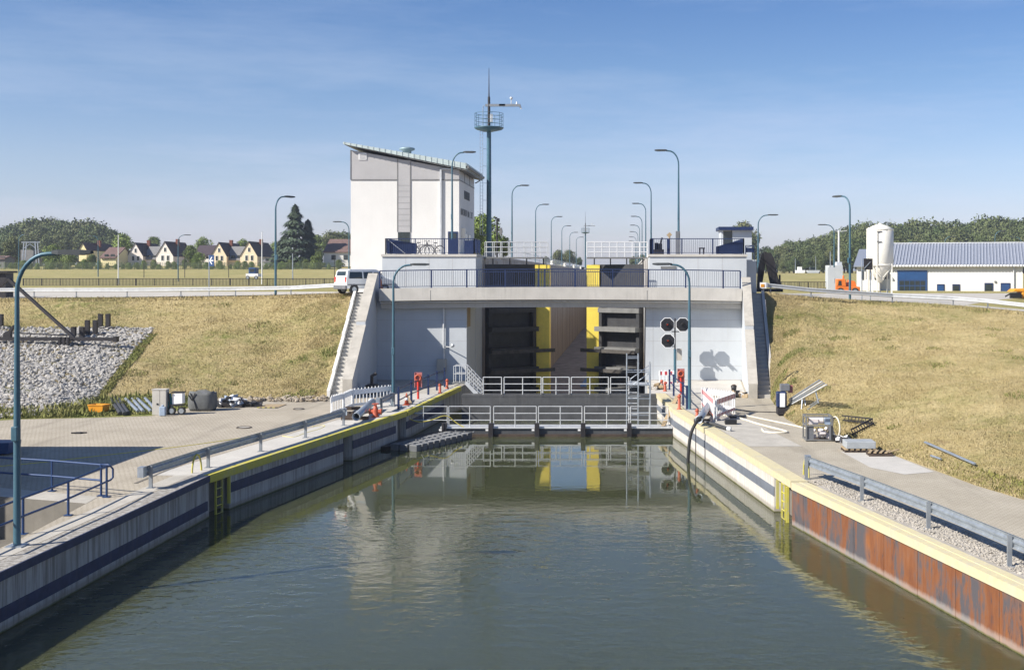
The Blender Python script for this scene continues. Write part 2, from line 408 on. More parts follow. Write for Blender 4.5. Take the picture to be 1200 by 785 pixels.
for p_,c_ in((.0,(.96,.94,1.30)),(.09,(.86,.88,1.10)),(.16,(.65,.77,.99)),(.24,(.46,.64,.93))):
    el=sr.color_ramp.elements[0] if p_==0 else sr.color_ramp.elements.new(p_); el.position=p_; el.color=c4(c_)
sr.color_ramp.elements.remove(sr.color_ramp.elements[-1])
skt=mix(nt,1.0,skc,sr.outputs['Color'],'MULTIPLY')
link(nt,skt,bg.inputs['Color']); bg.inputs['Strength'].default_value=.061
sl=bpy.data.lights.new('sun','SUN'); so=bpy.data.objects.new('sun',sl); COL.objects.link(so)
sl.energy=3.9; sl.angle=R(.53); sl.color=(1,.945,.86)
so.rotation_euler=SUN.to_track_quat('-Z','Y').to_euler(); so.location=(-60,-40,70)
scene.view_settings.view_transform='Standard'; scene.view_settings.look='None'; scene.view_settings.gamma=1; scene.view_settings.exposure=1.08

# ================================================================== GROUND, SLOPES, WATER
def lerp(a,b,t): return a+(b-a)*t
def loft(a,b,nu,nv,amp=.06,seed=1):
    """sheet between two polylines with a little unevenness"""
    r=np.random.default_rng(seed); rows=[]
    def samp(pl,t):
        x=t*(len(pl)-1); i=min(int(x),len(pl)-2); return pl[i].lerp(pl[i+1],x-i)
    for j in range(nv+1):
        v=j/nv; row=[]
        for i in range(nu+1):
            p=samp(a,i/nu).lerp(samp(b,i/nu),v)
            e=min(1,v*8,(1-v)*8)
            p=p+V((0,0,e*(r.normal()*amp*.35+amp*(math.sin(p.x*.9+p.y*.5)+math.sin(p.x*.33-p.y*.8)))))
            row.append(p)
        rows.append(row)
    return rows
crestL=[P(-300,353,88),P(-60,351,86),P(0,350,85),P(80,349.5,84),P(150,349,83.5),P(230,348,83),P(323,346.5,82),P(380,345,79.5),P(412,343.8,77.6)]
footL=[G(-300,497),G(-60,494),G(0,491),G(60,488),G(112,477.5),G(190,474.5),G(262,470),G(330,468),G(385,467)]
crestR=[P(897,343.5,77),P(925,347,77.5),P(950,348.5,78),P(996,352,79.5),P(1060,355,79),P(1117,358.5,78),P(1200,366,76),P(1300,374,74),P(1420,384,72)]
footR=[G(904,468),G(908,474),G(921,490.6),G(942,502),G(996,516),G(1055,536),G(1143,568.5),G(1200,585.5),G(1330,640)]
slopeL=loft(crestL,footL,110,44,.05,3); slopeR=loft(crestR,footR,120,60,.06,4)
MB().grid(slopeL).build('embankment_grass_left',M['grass_slope'],kind='structure')
MB().grid(slopeR).build('embankment_grass_right',M['grass_slope'],kind='structure')
def tufts(rows,n,hmin,hmax,seed,name,material,sel=None,wid=.05,label=None):
    r=np.random.default_rng(seed); g=np.array([[tuple(p) for p in row] for row in rows]); nv,nu,_=g.shape
    u=r.random(n)*(nu-1.001); v=r.random(n)*(nv-1.001); i=u.astype(int); j=v.astype(int); fu=(u-i)[:,None]; fv=(v-j)[:,None]
    p=(g[j,i]*(1-fu)+g[j,i+1]*fu)*(1-fv)+(g[j+1,i]*(1-fu)+g[j+1,i+1]*fu)*fv
    if sel is not None:
        p=p[sel(p)]
    n=len(p); h=hmin+(hmax-hmin)*r.random(n)**1.6; a=r.random(n)*2*math.pi; b=r.random(n)*2*math.pi
    d=np.stack([np.cos(a),np.sin(a),np.zeros(n)],1)*(wid*(.5+r.random(n)))[:,None]
    lean=np.stack([np.cos(b),np.sin(b),np.zeros(n)],1)*(h*.75*r.random(n))[:,None]
    top=p+lean; top[:,2]+=h; p=p.copy(); p[:,2]-=.02
    vs=np.empty((n*3,3)); vs[0::3]=p-d; vs[1::3]=p+d; vs[2::3]=top
    me=bpy.data.meshes.new(name); me.from_pydata(vs.tolist(),[],np.arange(n*3).reshape(-1,3).tolist()); me.materials.append(material)
    o=bpy.data.objects.new(name,me); COL.objects.link(o); return tag(o,label,'grass',None,'stuff')
tufts(slopeL,180000,.02,.10,11,'dry_grass',M['grass_blade'],None,.02,'dry yellow grass blades on the bank left of the lock')
tufts(slopeR,280000,.02,.085,12,'dry_grass',M['grass_blade'],None,.017,'dry yellow grass blades on the bank right of the lock')
# upper ground: columns fan out from the crest, rows go back to the horizon
dl=[96,112,135,150,160,185,215,245,262,300,420,900,5000]
zl=[4.95,5.0,5.15,5.2,5.35,6.0,7.0,7.75,8.8,8.9,9.2,10,14]
def upper(crest,zs,xlim,sign):
    rows=[[p for p in crest]+[V((xlim,crest[-1].y if sign>0 else crest[0].y,crest[-1].z if sign>0 else crest[0].z))]] if sign>0 else [[V((xlim,crest[0].y,crest[0].z))]+list(crest)]
    for d,z in zip(dl,zs):
        row=[V((p.x/p.y*d,d,z)) for p in crest]
        for q in row:
            if sign>0: q.x=min(q.x,xlim-.05)
            else: q.x=max(q.x,xlim+.05)
        e=V((xlim if d<=300 else (-13-(0 if sign>0 else -26)),d,z))
        rows.append(row+[V((xlim,d,z))] if sign>0 else [V((xlim,d,z))]+row)
    return rows
MB().grid(upper(crestL,zl,-13.1,1)).build('meadow_left',M['field'],kind='structure')
zr=[4.6,4.6,4.7,4.75,4.8,5.2,5.8,6.2,6.5,6.9,7.4,10,14]
MB().grid(upper(crestR,zr,4.2,-1)).build('meadow_right',M['field'],kind='structure')
MB().grid([[V((-1200 if d>2000 else -20,d,z)),V((1200 if d>2000 else 12,d,z))] for d,z in((302,7.2),(420,8),(900,9.5),(5200,13.5))]).build('far_ground',M['field'],kind='structure')
# roads on top of the banks
def ribbon(pts_a,pts_b,m,name,dz=.04):
    MB().grid([[p+V((0,0,dz)) for p in pts_a],[p+V((0,0,dz)) for p in pts_b]],False).build(name,m,kind='structure')
def back(p,k,dz): return V((p.x*k,p.y*k,p.z+dz))
ribbon([back(p,1.012,.0) for p in crestL]+[V((-13.9,78.9,5.45))],[V((p.x/p.y*108,108,5.02)) for p in crestL[:-1]]+[V((-17.0,94.0,5.15)),V((-16.2,92,5.3))],M['road'],'road_left')
ribbon([V((8.4,77.6,5.30))]+[back(p,1.012,.0) for p in crestR],[V((8.4,112,4.72))]+[V((max(p.x/p.y*118,8.6),118,4.72)) for p in crestR],M['road'],'road_right')
# lower quays (with the pit on the left)
A0=V((-13.75,-14,0)); A1=G(0,670); A2=G(245,557); A3=G(476,482); A4=G(540,453)
B0=V((11.9,-14,0)); B1=G(1200,692); B2=G(928.5,565); B3=G(790,480); B4=G(769,461)
def inset(p,dx): return V((p.x+dx,p.y,p.z))
pit=[G(101,590),G(-60,577),V((-24,24.0,0)),V((-14.95,24,0)),G(20,633)]
pv=[V((-70,-14,0)),inset(A0,-.55),inset(A1,-.55)]
left_poly=[V((-75,20,0)),V((-24.2,20,0)),pit[2],pit[1],pit[0],pit[4],pit[3],V((-14.95,20,0)),inset(V((-13.75,20,0)),-.55),inset(A1,-.55),inset(A2,-.55),inset(A3,-.55),inset(A4,-.55),V((-9.95,74.7,0)),V((-14.9,74.7,0)),V((-15.9,64,0))]+[p for p in footL[::-1]]
def polyfill(pts,name,m,kind='structure',dz=0):
    bm=bmesh.new(); vs=[bm.verts.new(p+V((0,0,dz))) for p in pts]
    es=[bm.edges.new((vs[i],vs[(i+1)%len(vs)])) for i in range(len(vs))]
    bmesh.ops.triangle_fill(bm,use_beauty=True,use_dissolve=False,edges=es)
    for f in bm.faces:
        if f.normal.z<0: f.normal_flip()
    me=bpy.data.meshes.new(name); bm.to_mesh(me); bm.free(); me.materials.append(m)
    o=bpy.data.objects.new(name,me); COL.objects.link(o); o['kind']=kind; return o
polyfill(left_poly,'quay_pavement_left',M['paver'])
right_poly=[inset(B4,.55),inset(B3,.55),inset(B2,.55),inset(B1,.55),inset(B0,.55),V((40,-14,0)),V((30,20,0))]+[p for p in footR[::-1]]+[V((7.6,64.2,0)),V((7.0,74.7,0)),V((1.2,74.7,0))]
polyfill(right_poly,'quay_pavement_right',M['paver2'])
polyfill([G(-40,495),G(20,491.5),G(60,490.5),G(112,489.5),G(178,487.3),G(215,480),G(235,472),G(190,474),G(112,477)],'grass_verge_left',M['grass_green'],dz=.006)
# concrete edge strips beside the copings, patches
def strip(pts,dx0,dx1,name,m,dz): MB().grid([[p+V((dx0,0,dz)) for p in pts],[p+V((dx1,0,dz)) for p in pts]],False).build(name,m,kind='structure')
strip([V((-13.75,12,0)),A1,G(170,590.5),A2],-.56,-1.15,'quay_edge_concrete_left',M['concrete'],.006)
strip([A2,A3],-.56,-1.9,'quay_edge_concrete_left',M['concrete_light'],.006)
strip([A3,A4],-.56,-2.6,'quay_edge_concrete_left',M['concrete_light'],.006)
strip([B4,B3,G(860,523)],.56,2.6,'quay_edge_concrete_right',M['concrete'],.006)
strip([G(935,569),B1,B0],.47,1.75,'gravel_strip_right',M['gravel'],.006)
polyfill([G(985,529),G(1040,531),G(1095,553),G(1060,556),G(1020,548)],'concrete_patch_right',M['concrete_light'],dz=.008)
polyfill([V((1.25,66.3,0)),V((6.5,66.3,0)),V((7.0,74.68,0)),V((1.25,74.68,0))],'concrete_patch_right',M['concrete_light'],dz=.008)
polyfill([V((-15,66.3,0)),V((-10.4,66.3,0)),V((-10.0,74.68,0)),V((-15,74.68,0))],'concrete_patch_left',M['concrete'],dz=.008)
polyfill([G(101,590),G(-60,577),G(-60,566),G(115,582)],'pit_edge_concrete',M['concrete'],dz=.006)
# thin dark drain slot along the left quay
sl_=[G(160,566.5),G(300,509),G(366,491.5),G(400,484)]
MB().grid([[p+V((0,0,.011)) for p in sl_],[p+V((-.10,0,.011)) for p in sl_]],False).build('drain_slot',M['concrete_dark'],kind='structure')
# the pit: floor and walls
pf=MB(); ring_=pit
for i in range(len(ring_)):
    a,b=ring_[i],ring_[(i+1)%len(ring_)]
    pf.quad(a,b,b+V((0,0,-1.25)),a+V((0,0,-1.25)))
pf.build('pit_wall',M['concrete_dark'],label='stained concrete walls of the sunken pit behind the blue railing',cat='pit wall')
polyfill(ring_,'pit_floor',M['concrete_dark'],dz=-1.24)
# water
polyfill([V((-14.2,-14,WATER)),V((-14.2,39,WATER)),V((-11.2,57.8,WATER)),V((-10.2,65.8,WATER)),V((1.9,65.8,WATER)),V((2.8,58.5,WATER)),V((6.2,38.5,WATER)),V((9.1,25,WATER)),V((13.2,-14,WATER))],'water',M['water'])
# chamber floor
MB().quad((-10,66.5,-5.5),(1.4,66.5,-5.5),(1.4,301,-5.5),(-10,301,-5.5)).build('chamber_floor',M['chamber_floor'],kind='structure')
MB().grid([[V((-5.1,130,-5.44)),V((-4.0,130,-5.44))],[V((-4.2,165,-5.40)),V((-2.9,168,-5.42))],[V((-3.4,205,-5.44)),V((-1.6,210,-5.44))]]).build('blue_tarp',M['tarp'],label='long blue tarpaulin lying on the dry lock chamber floor',cat='tarp')
# ================================================================== QUAY WALLS
def wall_face(pts,zt,zb,side,thick=.55):
    """block along a polyline of water-side edge points; side=-1: quay lies to the left"""
    m=MB()
    for a,b in zip(pts[:-1],pts[1:]):
        o=V((side*thick,0,0))
        m.prism([a+V((0,0,zb)),b+V((0,0,zb)),b+V((0,0,zb))+o,a+V((0,0,zb))+o],(0,0,zt-zb))
    return m
def band(pts,z0,z1,side,proud,thick=.03):
    m=MB()
    for a,b in zip(pts[:-1],pts[1:]):
        o=V((-side*proud,0,0)); i=V((side*.01,0,0))
        m.prism([a+V((0,0,z0))+i,b+V((0,0,z0))+i,b+V((0,0,z0))+o,a+V((0,0,z0))+o],(0,0,z1-z0))
    return m
def lp(a,b,t): return a.lerp(b,t)
def at_y(a,b,d): return a.lerp(b,(d-a.y)/(b.y-a.y))
LADL=at_y(A2,A3,40.0)
q=T('quay_wall','stained concrete quay wall on the left, navy bands and yellow coping','quay wall',A2)
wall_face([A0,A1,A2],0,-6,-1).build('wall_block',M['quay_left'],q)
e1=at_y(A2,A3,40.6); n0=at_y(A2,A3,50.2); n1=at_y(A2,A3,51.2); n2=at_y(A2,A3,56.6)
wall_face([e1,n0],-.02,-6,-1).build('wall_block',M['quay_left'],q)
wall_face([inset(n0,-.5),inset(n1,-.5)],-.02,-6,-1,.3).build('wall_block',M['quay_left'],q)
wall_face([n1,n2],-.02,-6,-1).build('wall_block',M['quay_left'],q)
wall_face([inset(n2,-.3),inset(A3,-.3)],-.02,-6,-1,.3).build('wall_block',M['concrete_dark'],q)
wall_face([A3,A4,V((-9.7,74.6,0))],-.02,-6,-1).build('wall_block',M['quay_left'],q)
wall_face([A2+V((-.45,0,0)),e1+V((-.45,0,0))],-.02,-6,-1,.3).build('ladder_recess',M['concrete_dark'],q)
band([A0,A1,A2],-.20,.004,-1,.035).build('fender_band',M['navy_band'],q,label='narrow navy band along the top edge')
band([A0,A1,lp(A1,A2,.985)],-1.10,-.80,-1,.03).build('fender_band',M['navy_band'],q)
band([e1,n0],-.80,-.47,-1,.03).build('fender_band',M['navy_band'],q)
band([n1,at_y(A2,A3,56.3)],-.85,-.50,-1,.03).build('fender_band',M['navy_band'],q)
band([A3,at_y(A3,A4,66)],-.85,-.50,-1,.03).build('fender_band',M['navy_band'],q)
cp=MB()
for a,b in((A2,A3),(A3+V((.02,.15,0)),A4)):
    cp.prism([a+V((.04,0,-.24)),b+V((.04,0,-.24)),b+V((-.16,0,-.24)),a+V((-.16,0,-.24))],(0,0,.262))
cs=MB()
for a,b in((A2,A3),(A3+V((.02,.15,0)),A4)): cs.prism([a+V((-.163,0,-.1)),b+V((-.163,0,-.1)),b+V((-.55,0,-.1)),a+V((-.55,0,-.1))],(0,0,.115))
cs.build('edge_slab',M['concrete_light'],q)
cp.build('coping',M['coping_yellow'],q)
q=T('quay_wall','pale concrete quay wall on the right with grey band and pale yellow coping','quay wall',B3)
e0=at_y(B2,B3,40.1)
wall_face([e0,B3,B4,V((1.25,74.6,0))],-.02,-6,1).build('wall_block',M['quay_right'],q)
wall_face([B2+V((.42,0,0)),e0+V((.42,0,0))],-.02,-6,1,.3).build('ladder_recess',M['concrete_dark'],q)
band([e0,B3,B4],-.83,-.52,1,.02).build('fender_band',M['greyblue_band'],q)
cp=MB()
for a,b in((B2+V((.0,.12,0)),B3+V((0,-.06,0))),(B3,B4)):
    cp.prism([a+V((-.04,0,-.20)),b+V((-.04,0,-.20)),b+V((.50,0,-.20)),a+V((.50,0,-.20))],(0,0,.222))
cp.build('coping',M['coping_pale'],q)
q=T('sheet_pile_wall','rusty orange steel sheet wall with pale yellow coping, right foreground','sheet pile wall',B1)
def pile_row(a,b):
    m=MB(); L=(b-a).length; n=int(L/.9); 
    for i in range(n):
        p0=a.lerp(b,i/n); p1=a.lerp(b,(i+.985)/n); o=.0 if i%2 else .008
        m.prism([p0+V((-o,0,-6)),p1+V((-o,0,-6)),p1+V((.2,0,-6)),p0+V((.2,0,-6))],(0,0,5.80))
        m.prism([p1+V((.006,0,-6)),a.lerp(b,(i+1)/n)+V((.006,0,-6)),a.lerp(b,(i+1)/n)+V((.2,0,-6)),p1+V((.2,0,-6))],(0,0,5.80))
    return m
for a,b in((B2,B1),(B1,B0)): pile_row(a,b).build('sheet_panel',M['rust'],q)
wall_face([inset(B2,.2),inset(B1,.2),inset(B0,.2)],-.03,-6,1,.5).build('wall_block',M['concrete'],q)
cp=MB()
for a,b in((B2+V((0,-.12,0)),B1),(B1,B0)):
    cp.prism([a+V((-.05,0,-.2)),b+V((-.05,0,-.2)),b+V((.48,0,-.2)),a+V((.48,0,-.2))],(0,0,.222))
    cp.prism([a+V((.20,0,.022)),b+V((.20,0,.022)),b+V((.28,0,.022)),a+V((.28,0,.022))],(0,0,.012))
cp.build('coping',M['coping_pale'],q)
# recessed quay ladders with grab hoops
def quay_ladder(c,face,label,colr,t):
    r=T('quay_ladder',label,'ladder',(c.x,c.y,-1.6))
    s=-1 if face>0 else 1
    x=c.x+s*.02; n=V((t.x,t.y,0)).normalized()
    for k in(-1,1): MB().beam(V((x,c.y,-2.2))+n*.21*k,V((x,c.y,.0))+n*.21*k,.06,.06).build('stringer',colr,r)
    for k in((1,) if face>0 else (-1,1)): MB().beam(V((c.x+face*.02,c.y,-1.15 if k>0 else -1.9))+n*.6*k,V((c.x+face*.02,c.y,-.22))+n*.6*k,.09,.10).build('edge_guard',colr,r)
    for i in range(6): MB().tube([V((x,c.y,-.25-.28*i))-n*.2,V((x,c.y,-.25-.28*i))+n*.2],.022,6).build('rung',colr,r)
    h=V((c.x+s*.75,c.y,.02))
    MB().tube([h+n*.30*math.cos(a)+V((0,0,.56*math.sin(a))) for a in [math.pi*i/14 for i in range(15)]],.03,7).build('grab_hoop',colr,r)
    return r
quay_ladder((A2+e1)/2,1,'yellow ladder set into the left quay wall where coping turns navy',M['coping_yellow'],A3-A2)
quay_ladder((B2+e0)/2,-1,'yellow ladder set into the right quay wall beside the rusty sheets',M['coping_yellow'],B3-B2)
# ================================================================== LOCK HEAD
HW=74.7
def headblock(name,label,x0,x1,rx):
    r=T(name,label,'lock wall',((x0+x1)/2,HW,0))
    MB().box(x0,x1,HW,82.4,-6,4.86).build('wall_block',M['panel_white'],r)
    g=MB()
    for z in(.9,2.45,3.75): g.box(x0+.02,x1-.02,HW-.004,HW+.03,z-.009,z+.009)
    g.box(rx-.010,rx+.010,HW-.006,HW+.03,.05,4.85)
    g.box(x0,x1,HW-.03,HW+.02,-.02,.07)
    g.build('panel_joints',M['clad_grey'],r)
    return r
r=headblock('lock_head_wall','white panelled front wall of the lock left of the gates',-15.7,-9.95,-11.4)
MB().tube([(-11.35,HW-.12,4.8),(-11.35,HW-.12,1.0)],.06,8).build('downpipe',M['steel_rail'],r)
b_=MB().box(-11.75,-11.2,HW-.35,HW,.55,1.35); b_.build('meter_box',M['concrete'],r)
MB().tube([(-11.3,HW-.02,2.1),(-10.85,HW-.4,2.1),(-10.72,HW-.75,2.22)],.03,6).sphere((-10.7,HW-.8,2.22),.12,10,6).build('floodlight_arm',M['steel_rail'],r)
MB().box(-9.98,-9.93,74.95,76.4,3.3,4.55).build('rusty_corbel',M['wood'],r)
r=headblock('lock_head_wall','white panelled front wall of the lock right of the gates',1.15,7.15,1.6)
# wing walls
def wing(label,f_in,f_out,t_in,t_out,flip,lo=0):
    r=T('wing_wall',label,'wing wall',((f_in+f_out)/2,64,0))
    def X(a,b,y): return a+(b-a)*(y-63.8)/(74.7-63.8)
    m=MB(); prof=[(63.8,-.6),(63.8,.98-lo),(69.2,3.62-lo),(69.2,3.86-lo),(74.9,6.6-lo),(77.0,6.6-lo),(77.0,-.6)]
    a=[V((X(f_in,t_in,y),y,z)) for y,z in prof]; b=[V((X(f_out,t_out,y),y,z)) for y,z in prof]; n=len(prof)
    m.add(a+b,[tuple(range(n))[::-1],tuple(range(n,2*n))]+[(i,(i+1)%n,(i+1)%n+n,i+n) for i in range(n)])
    m.build('wall_block',M['panel_white'],r)
    c=MB()
    def cap(y0,z0,y1,z1):
        e=.02; s=1 if f_in>f_out else -1
        a0=V((X(f_in,t_in,y0)+s*e,y0,z0)); a1=V((X(f_in,t_in,y1)+s*e,y1,z1)); b0=V((X(f_out,t_out,y0)-s*e,y0,z0)); b1=V((X(f_out,t_out,y1)-s*e,y1,z1))
        c.prism([a0,a1,b1,b0],(0,0,.05))
    cap(63.78,.98-lo,69.2,3.62-lo); cap(69.2,3.86-lo,74.9,6.6-lo); cap(74.9,6.6-lo,77.02,6.6-lo)
    c.prism([V((X(f_in,t_in,63.8),63.775,-.3)),V((X(f_out,t_out,63.8),63.775,-.3)),V((X(f_out,t_out,63.8),63.775,.99-lo)),V((X(f_in,t_in,63.8),63.775,.99-lo))],(0,.03,0))
    c.build('coping',M['concrete'],r)
    return r
wing('sloping concrete wing wall beside the left flight of steps',-14.55,-15.06,-15.5,-16.05,0)
wing('sloping concrete wing wall beside the right flight of steps',6.43,6.89,7.12,7.62,1,.25)
# steps up the banks
def steps(label,xa,xb,ta,tb,cheek,stepped):
    r=T('embankment_steps',label,'stairs',((xa+xb)/2,64,0)); n=28
    m=MB(); y0,y1,zt=64.0,77.2,5.36
    for i in range(n):
        t0=i/n; t1=(i+1)/n; za=zt*(i+1)/n; y=lerp(y0,y1,t0); ye=lerp(y0,y1,t1)
        x0=lerp(xa,ta,t0); x1=lerp(xb,tb,t0)
        m.box(min(x0,x1),max(x0,x1),y,ye+ (.02 if i<n-1 else 0),za-.9,za)
    m.build('treads',M['concrete_light'],r)
    c=MB()
    if stepped:
        for k in range(6):
            t0=k/6; t1=(k+1)/6; x0=lerp(cheek[0],cheek[1],t0); x1=lerp(cheek[0],cheek[1],t1)
            c.prism([V((x0,lerp(y0,y1,t0)-.1,zt*t0-.5)),V((x0,lerp(y0,y1,t0)-.1,zt*t0+.42)),V((x1,lerp(y0,y1,t1)-.1,zt*t1+.30)),V((x1,lerp(y0,y1,t1)-.1,zt*t1-.5))],(.16 if cheek[0]>0 else -.16,0,0))
    else:
        c.prism([V((cheek[0],y0-.1,-.5)),V((cheek[0],y0-.1,.25)),V((cheek[1],y1,zt+.22)),V((cheek[1],y1,zt-.6))],(.18,0,0))
    c.build('cheek_wall',M['white_wall'] if stepped else M['concrete_light'],r)
    return r
steps('light concrete steps up the left bank beside the wing wall',-15.08,-15.75,-16.3,-17.25,(-15.76,-17.3),True)
steps('shaded concrete steps up the right bank beside the wing wall',6.92,7.62,7.66,8.55,(7.64,8.58),False)
# bridge
BR=73.6; xl,xr=-15.15,7.0
def camber(x): return .10*(1-((x+4.1)/11.1)**2)
br=T('bridge','long pale concrete road bridge across the lock entrance with navy railing','bridge',(-4.1,76,4.9))
def beam_along(y0,y1,z0,z1,mt,name,n=14):
    a=[]; 
    for i in range(n+1):
        x=lerp(xl,xr,i/n); c=camber(x)
        a.append([V((x,y0,z0+c)),V((x,y1,z0+c)),V((x,y1,z1+c)),V((x,y0,z1+c)),V((x,y0,z0+c))])
    m=MB().grid(a,False); m.add(a[0][:4],[(0,1,2,3)]); m.add(a[-1][:4],[(0,1,2,3)]); m.build(name,mt,br)
beam_along(BR,BR+.5,4.94,5.70,M['concrete_light'],'fascia')
beam_along(BR+.505,78.9,5.2,5.66,M['concrete'],'deck')
beam_along(BR+.55,BR+.95,4.46,5.19,M['concrete_light'],'edge_girder')
beam_along(77.4,77.8,4.42,5.19,M['gate_grey'],'edge_girder')
for x in(-12.0,1.22): MB().box(x-.02,x+.02,BR-.004,BR+.1,4.97,5.6).build('expansion_joint',M['gate_grey'],br)
MB().tube([(xl,BR+.35,4.86),(-4,BR+.35,4.93),(xr,BR+.35,4.86)],.045,6).build('service_pipe',M['steel_rail'],br)
def railing_posts(px): return [XD(p,BR+.12) for p in px]
posts=railing_posts([445,505.5,547,559,592,631,638.5,674,718,760,803.5,847.5,867.5])
for x in posts: MB().box(x-.045,x+.045,BR+.08,BR+.16,5.66+camber(x),6.78+camber(x)).build('railing_post',M['navy'],br)
for a,b in zip(posts[:-1],posts[1:]):
    if b-a<.3: continue
    m=MB(); n=max(2,int((b-a)/.135))
    for i in range(1,n):
        x=lerp(a,b,i/n); m.box(x-.0085,x+.0085,BR+.111,BR+.129,5.80+camber(x),6.74+camber(x))
    m.beam((a,BR+.12,5.80+camber(a)),(b,BR+.12,5.80+camber(b)),.03,.03)
    m.build('baluster_panel',M['navy'],br)
for a,b in zip(posts[:-1],posts[1:]): MB().beam((a,BR+.12,6.79+camber(a)),(b,BR+.12,6.79+camber(b)),.06,.06).build('handrail',M['navy'],br)
# rear railing of the bridge
m=MB()
for i in range(86):
    x=lerp(-9.5,1.2,i/85); m.box(x-.009,x+.009,78.6,78.62,5.78,6.72)
m.beam((-9.5,78.61,6.75),(1.2,78.61,6.75),.06,.05); m.beam((-9.5,78.61,5.78),(1.2,78.61,5.78),.03,.03)
m.build('rear_railing',M['navy'],br)
# operating platforms beside the gates
ZP=7.90
def platform(label,x0,x1,edge,fx0,fx1):
    r=T('lock_platform',label,'platform',((x0+x1)/2,79,5))
    MB().box(x0,x1,79.0,82.4,-5.5,ZP-.16).build('wall_block',M['panel_white'],r)
    MB().box(fx0,fx1,82.4,95.0,4.2,ZP-.16).build('rear_block',M['panel_white'],r)
    MB().box(x0-.06,x1+.06,78.92,82.5,ZP-.157,ZP).build('slab_edge',M['concrete_light'],r)
    MB().box(fx0,fx1,82.505,95.0,ZP-.157,ZP-.005).build('deck',M['concrete_light'],r)
    m=MB()
    for k in range(1,4): x=lerp(x0,x1,k/4); m.box(x-.01,x+.01,78.994,79.03,5.7,ZP-.17)
    m.build('panel_joints',M['clad_grey'],r)
    return r
platL=platform('white operating platform left of the lock gates, navy railing on top',-16.05,-9.92,0,-16.05,-9.95)
platR=platform('white operating platform right of the lock gates, navy railing on top',1.45,7.82,0,1.42,7.82)
MB().box(7.84,8.6,80.2,95,4.5,7.55).build('side_block',M['panel_white'],platR)
MB().box(2.2,3.2,78.96,79.02,6.95,7.1).build('vent_slot',M['gate_grey'],platR)
def navy_rail(name,label,runs,z0,h=1.02,gap=.12,post=1.9,solid=()):
    r=T(name,label,'railing',(runs[0][0][0],runs[0][0][1],z0))
    for a,b in runs:
        a=V((a[0],a[1],z0)); b=V((b[0],b[1],z0)); L=(b-a).length; n=max(1,round(L/post))
        for i in range(n+1):
            p=a.lerp(b,i/n); MB().box(p.x-.035,p.x+.035,p.y-.035,p.y+.035,z0,z0+h).build('railing_post',M['navy'],r)
        m=MB(); k=int(L/gap)
        for i in range(1,k):
            p=a.lerp(b,i/k); m.box(p.x-.009,p.x+.009,p.y-.009,p.y+.009,z0+.10,z0+h-.02)
        m.beam(a+V((0,0,.10)),b+V((0,0,.10)),.03,.03); m.build('baluster_panel',M['navy'],r)
        MB().beam(a+V((0,0,h)),b+V((0,0,h)),.055,.05).build('handrail',M['navy'],r)
    return r
yf=79.15
nl=navy_rail('platform_railing','navy railing around the left operating platform with bicycles behind',[((-15.85,yf),(-10.05,yf)),((-15.85,yf),(-15.85,84.5)),((-10.05,yf),(-10.05,82.2))],ZP)
MB().prism([(-15.8,79.32,ZP+.02),(-13.85,79.32,ZP+.02),(-13.85,79.32,ZP+.72),(-15.8,79.32,ZP+.98)],(0,.04,0)).build('solid_panel',M['navy'],nl)
MB().beam((-15.75,79.27,ZP+.98),(-14.6,79.27,ZP+.05),.04,.04).build('diagonal_strut',M['steel_rail'],nl)
MB().box(-11.9,-11.25,80.4,80.5,ZP,ZP+1.0).box(-10.9,-10.2,80.6,80.7,ZP,ZP+.95).build('solid_panel',M['navy'],nl)
nr=navy_rail('platform_railing','navy railing around the right operating platform before the kiosk',[((1.55,yf),(7.65,yf)),((7.65,yf),(7.65,86)),((1.55,yf),(1.55,82.2))],ZP)
MB().prism([(5.85,79.35,ZP+.02),(7.6,79.35,ZP+.02),(7.6,79.35,ZP+.98),(6.6,79.35,ZP+.72),(5.85,79.35,ZP+.5)],(0,.04,0)).build('solid_panel',M['navy'],nr)
MB().box(1.58,1.74,79.3,79.4,ZP,ZP+1.0).box(2.62,2.82,79.6,79.7,ZP,ZP+1.0).build('solid_panel',M['navy'],nr)
m=MB()
for x in(7.9,8.45): m.box(x-.03,x+.03,80.4,80.46,7.55,8.5)
m.beam((7.9,80.43,8.5),(8.45,80.43,8.5),.05,.05); m.beam((7.9,80.43,8.2),(8.45,80.43,8.2),.03,.3)
m.beam((8.45,80.43,8.5),(8.45,86,8.5),.05,.05); m.build('side_railing',M['navy'],nr)
# chamber walls
def chamber_wall(label,xi,xo):
    r=T('chamber_wall',label,'lock wall',((xi+xo)/2,95,-5.5))
    MB().box(min(xi,xo),max(xi,xo),95.02 ,300,-6,ZP-.1).build('wall_block',M['chamber'],r)
    s=-1 if xi<0 else 1
    x_=(min(xi,xi+s*1.5),max(xi,xi+s*1.5))
    MB().box(x_[0],x_[1],82.45,95.01,-6,ZP-.17).build('wall_block',M['chamber'],r)
    j=MB()
    for k in range(18): y=92+11.5*k; j.box(xi-.02,xi+.02,y,y+.16,-5.5,ZP-.3)
    j.build('wall_joints',M['concrete_dark'],r)
    MB().box(min(xi-.06,xo),max(xi+.06,xo),95.03,300.1,ZP-.1,ZP+.05).build('coping',M['concrete_light'],r)
    return r
chamber_wall('long brown concrete wall on the left of the empty lock chamber',-9.93,-13.0)
chamber_wall('long concrete wall on the right of the empty lock chamber',1.40,4.1)
# upper gate closing the far end of the chamber
r=T('far_lock_gate','distant grey gate closing the far end of the lock chamber','lock gate',(-4.2,296,-5.5))
MB().box(-9.9,1.38,296,297,-5.5,6.2).build('skin_plate',M['gate_grey'],r)
m=MB()
for z in(-3,-.5,2,4.5): m.box(-9.8,1.3,295.4,295.99,z,z+.3)
m.build('girder',M['gate_dark'],r)
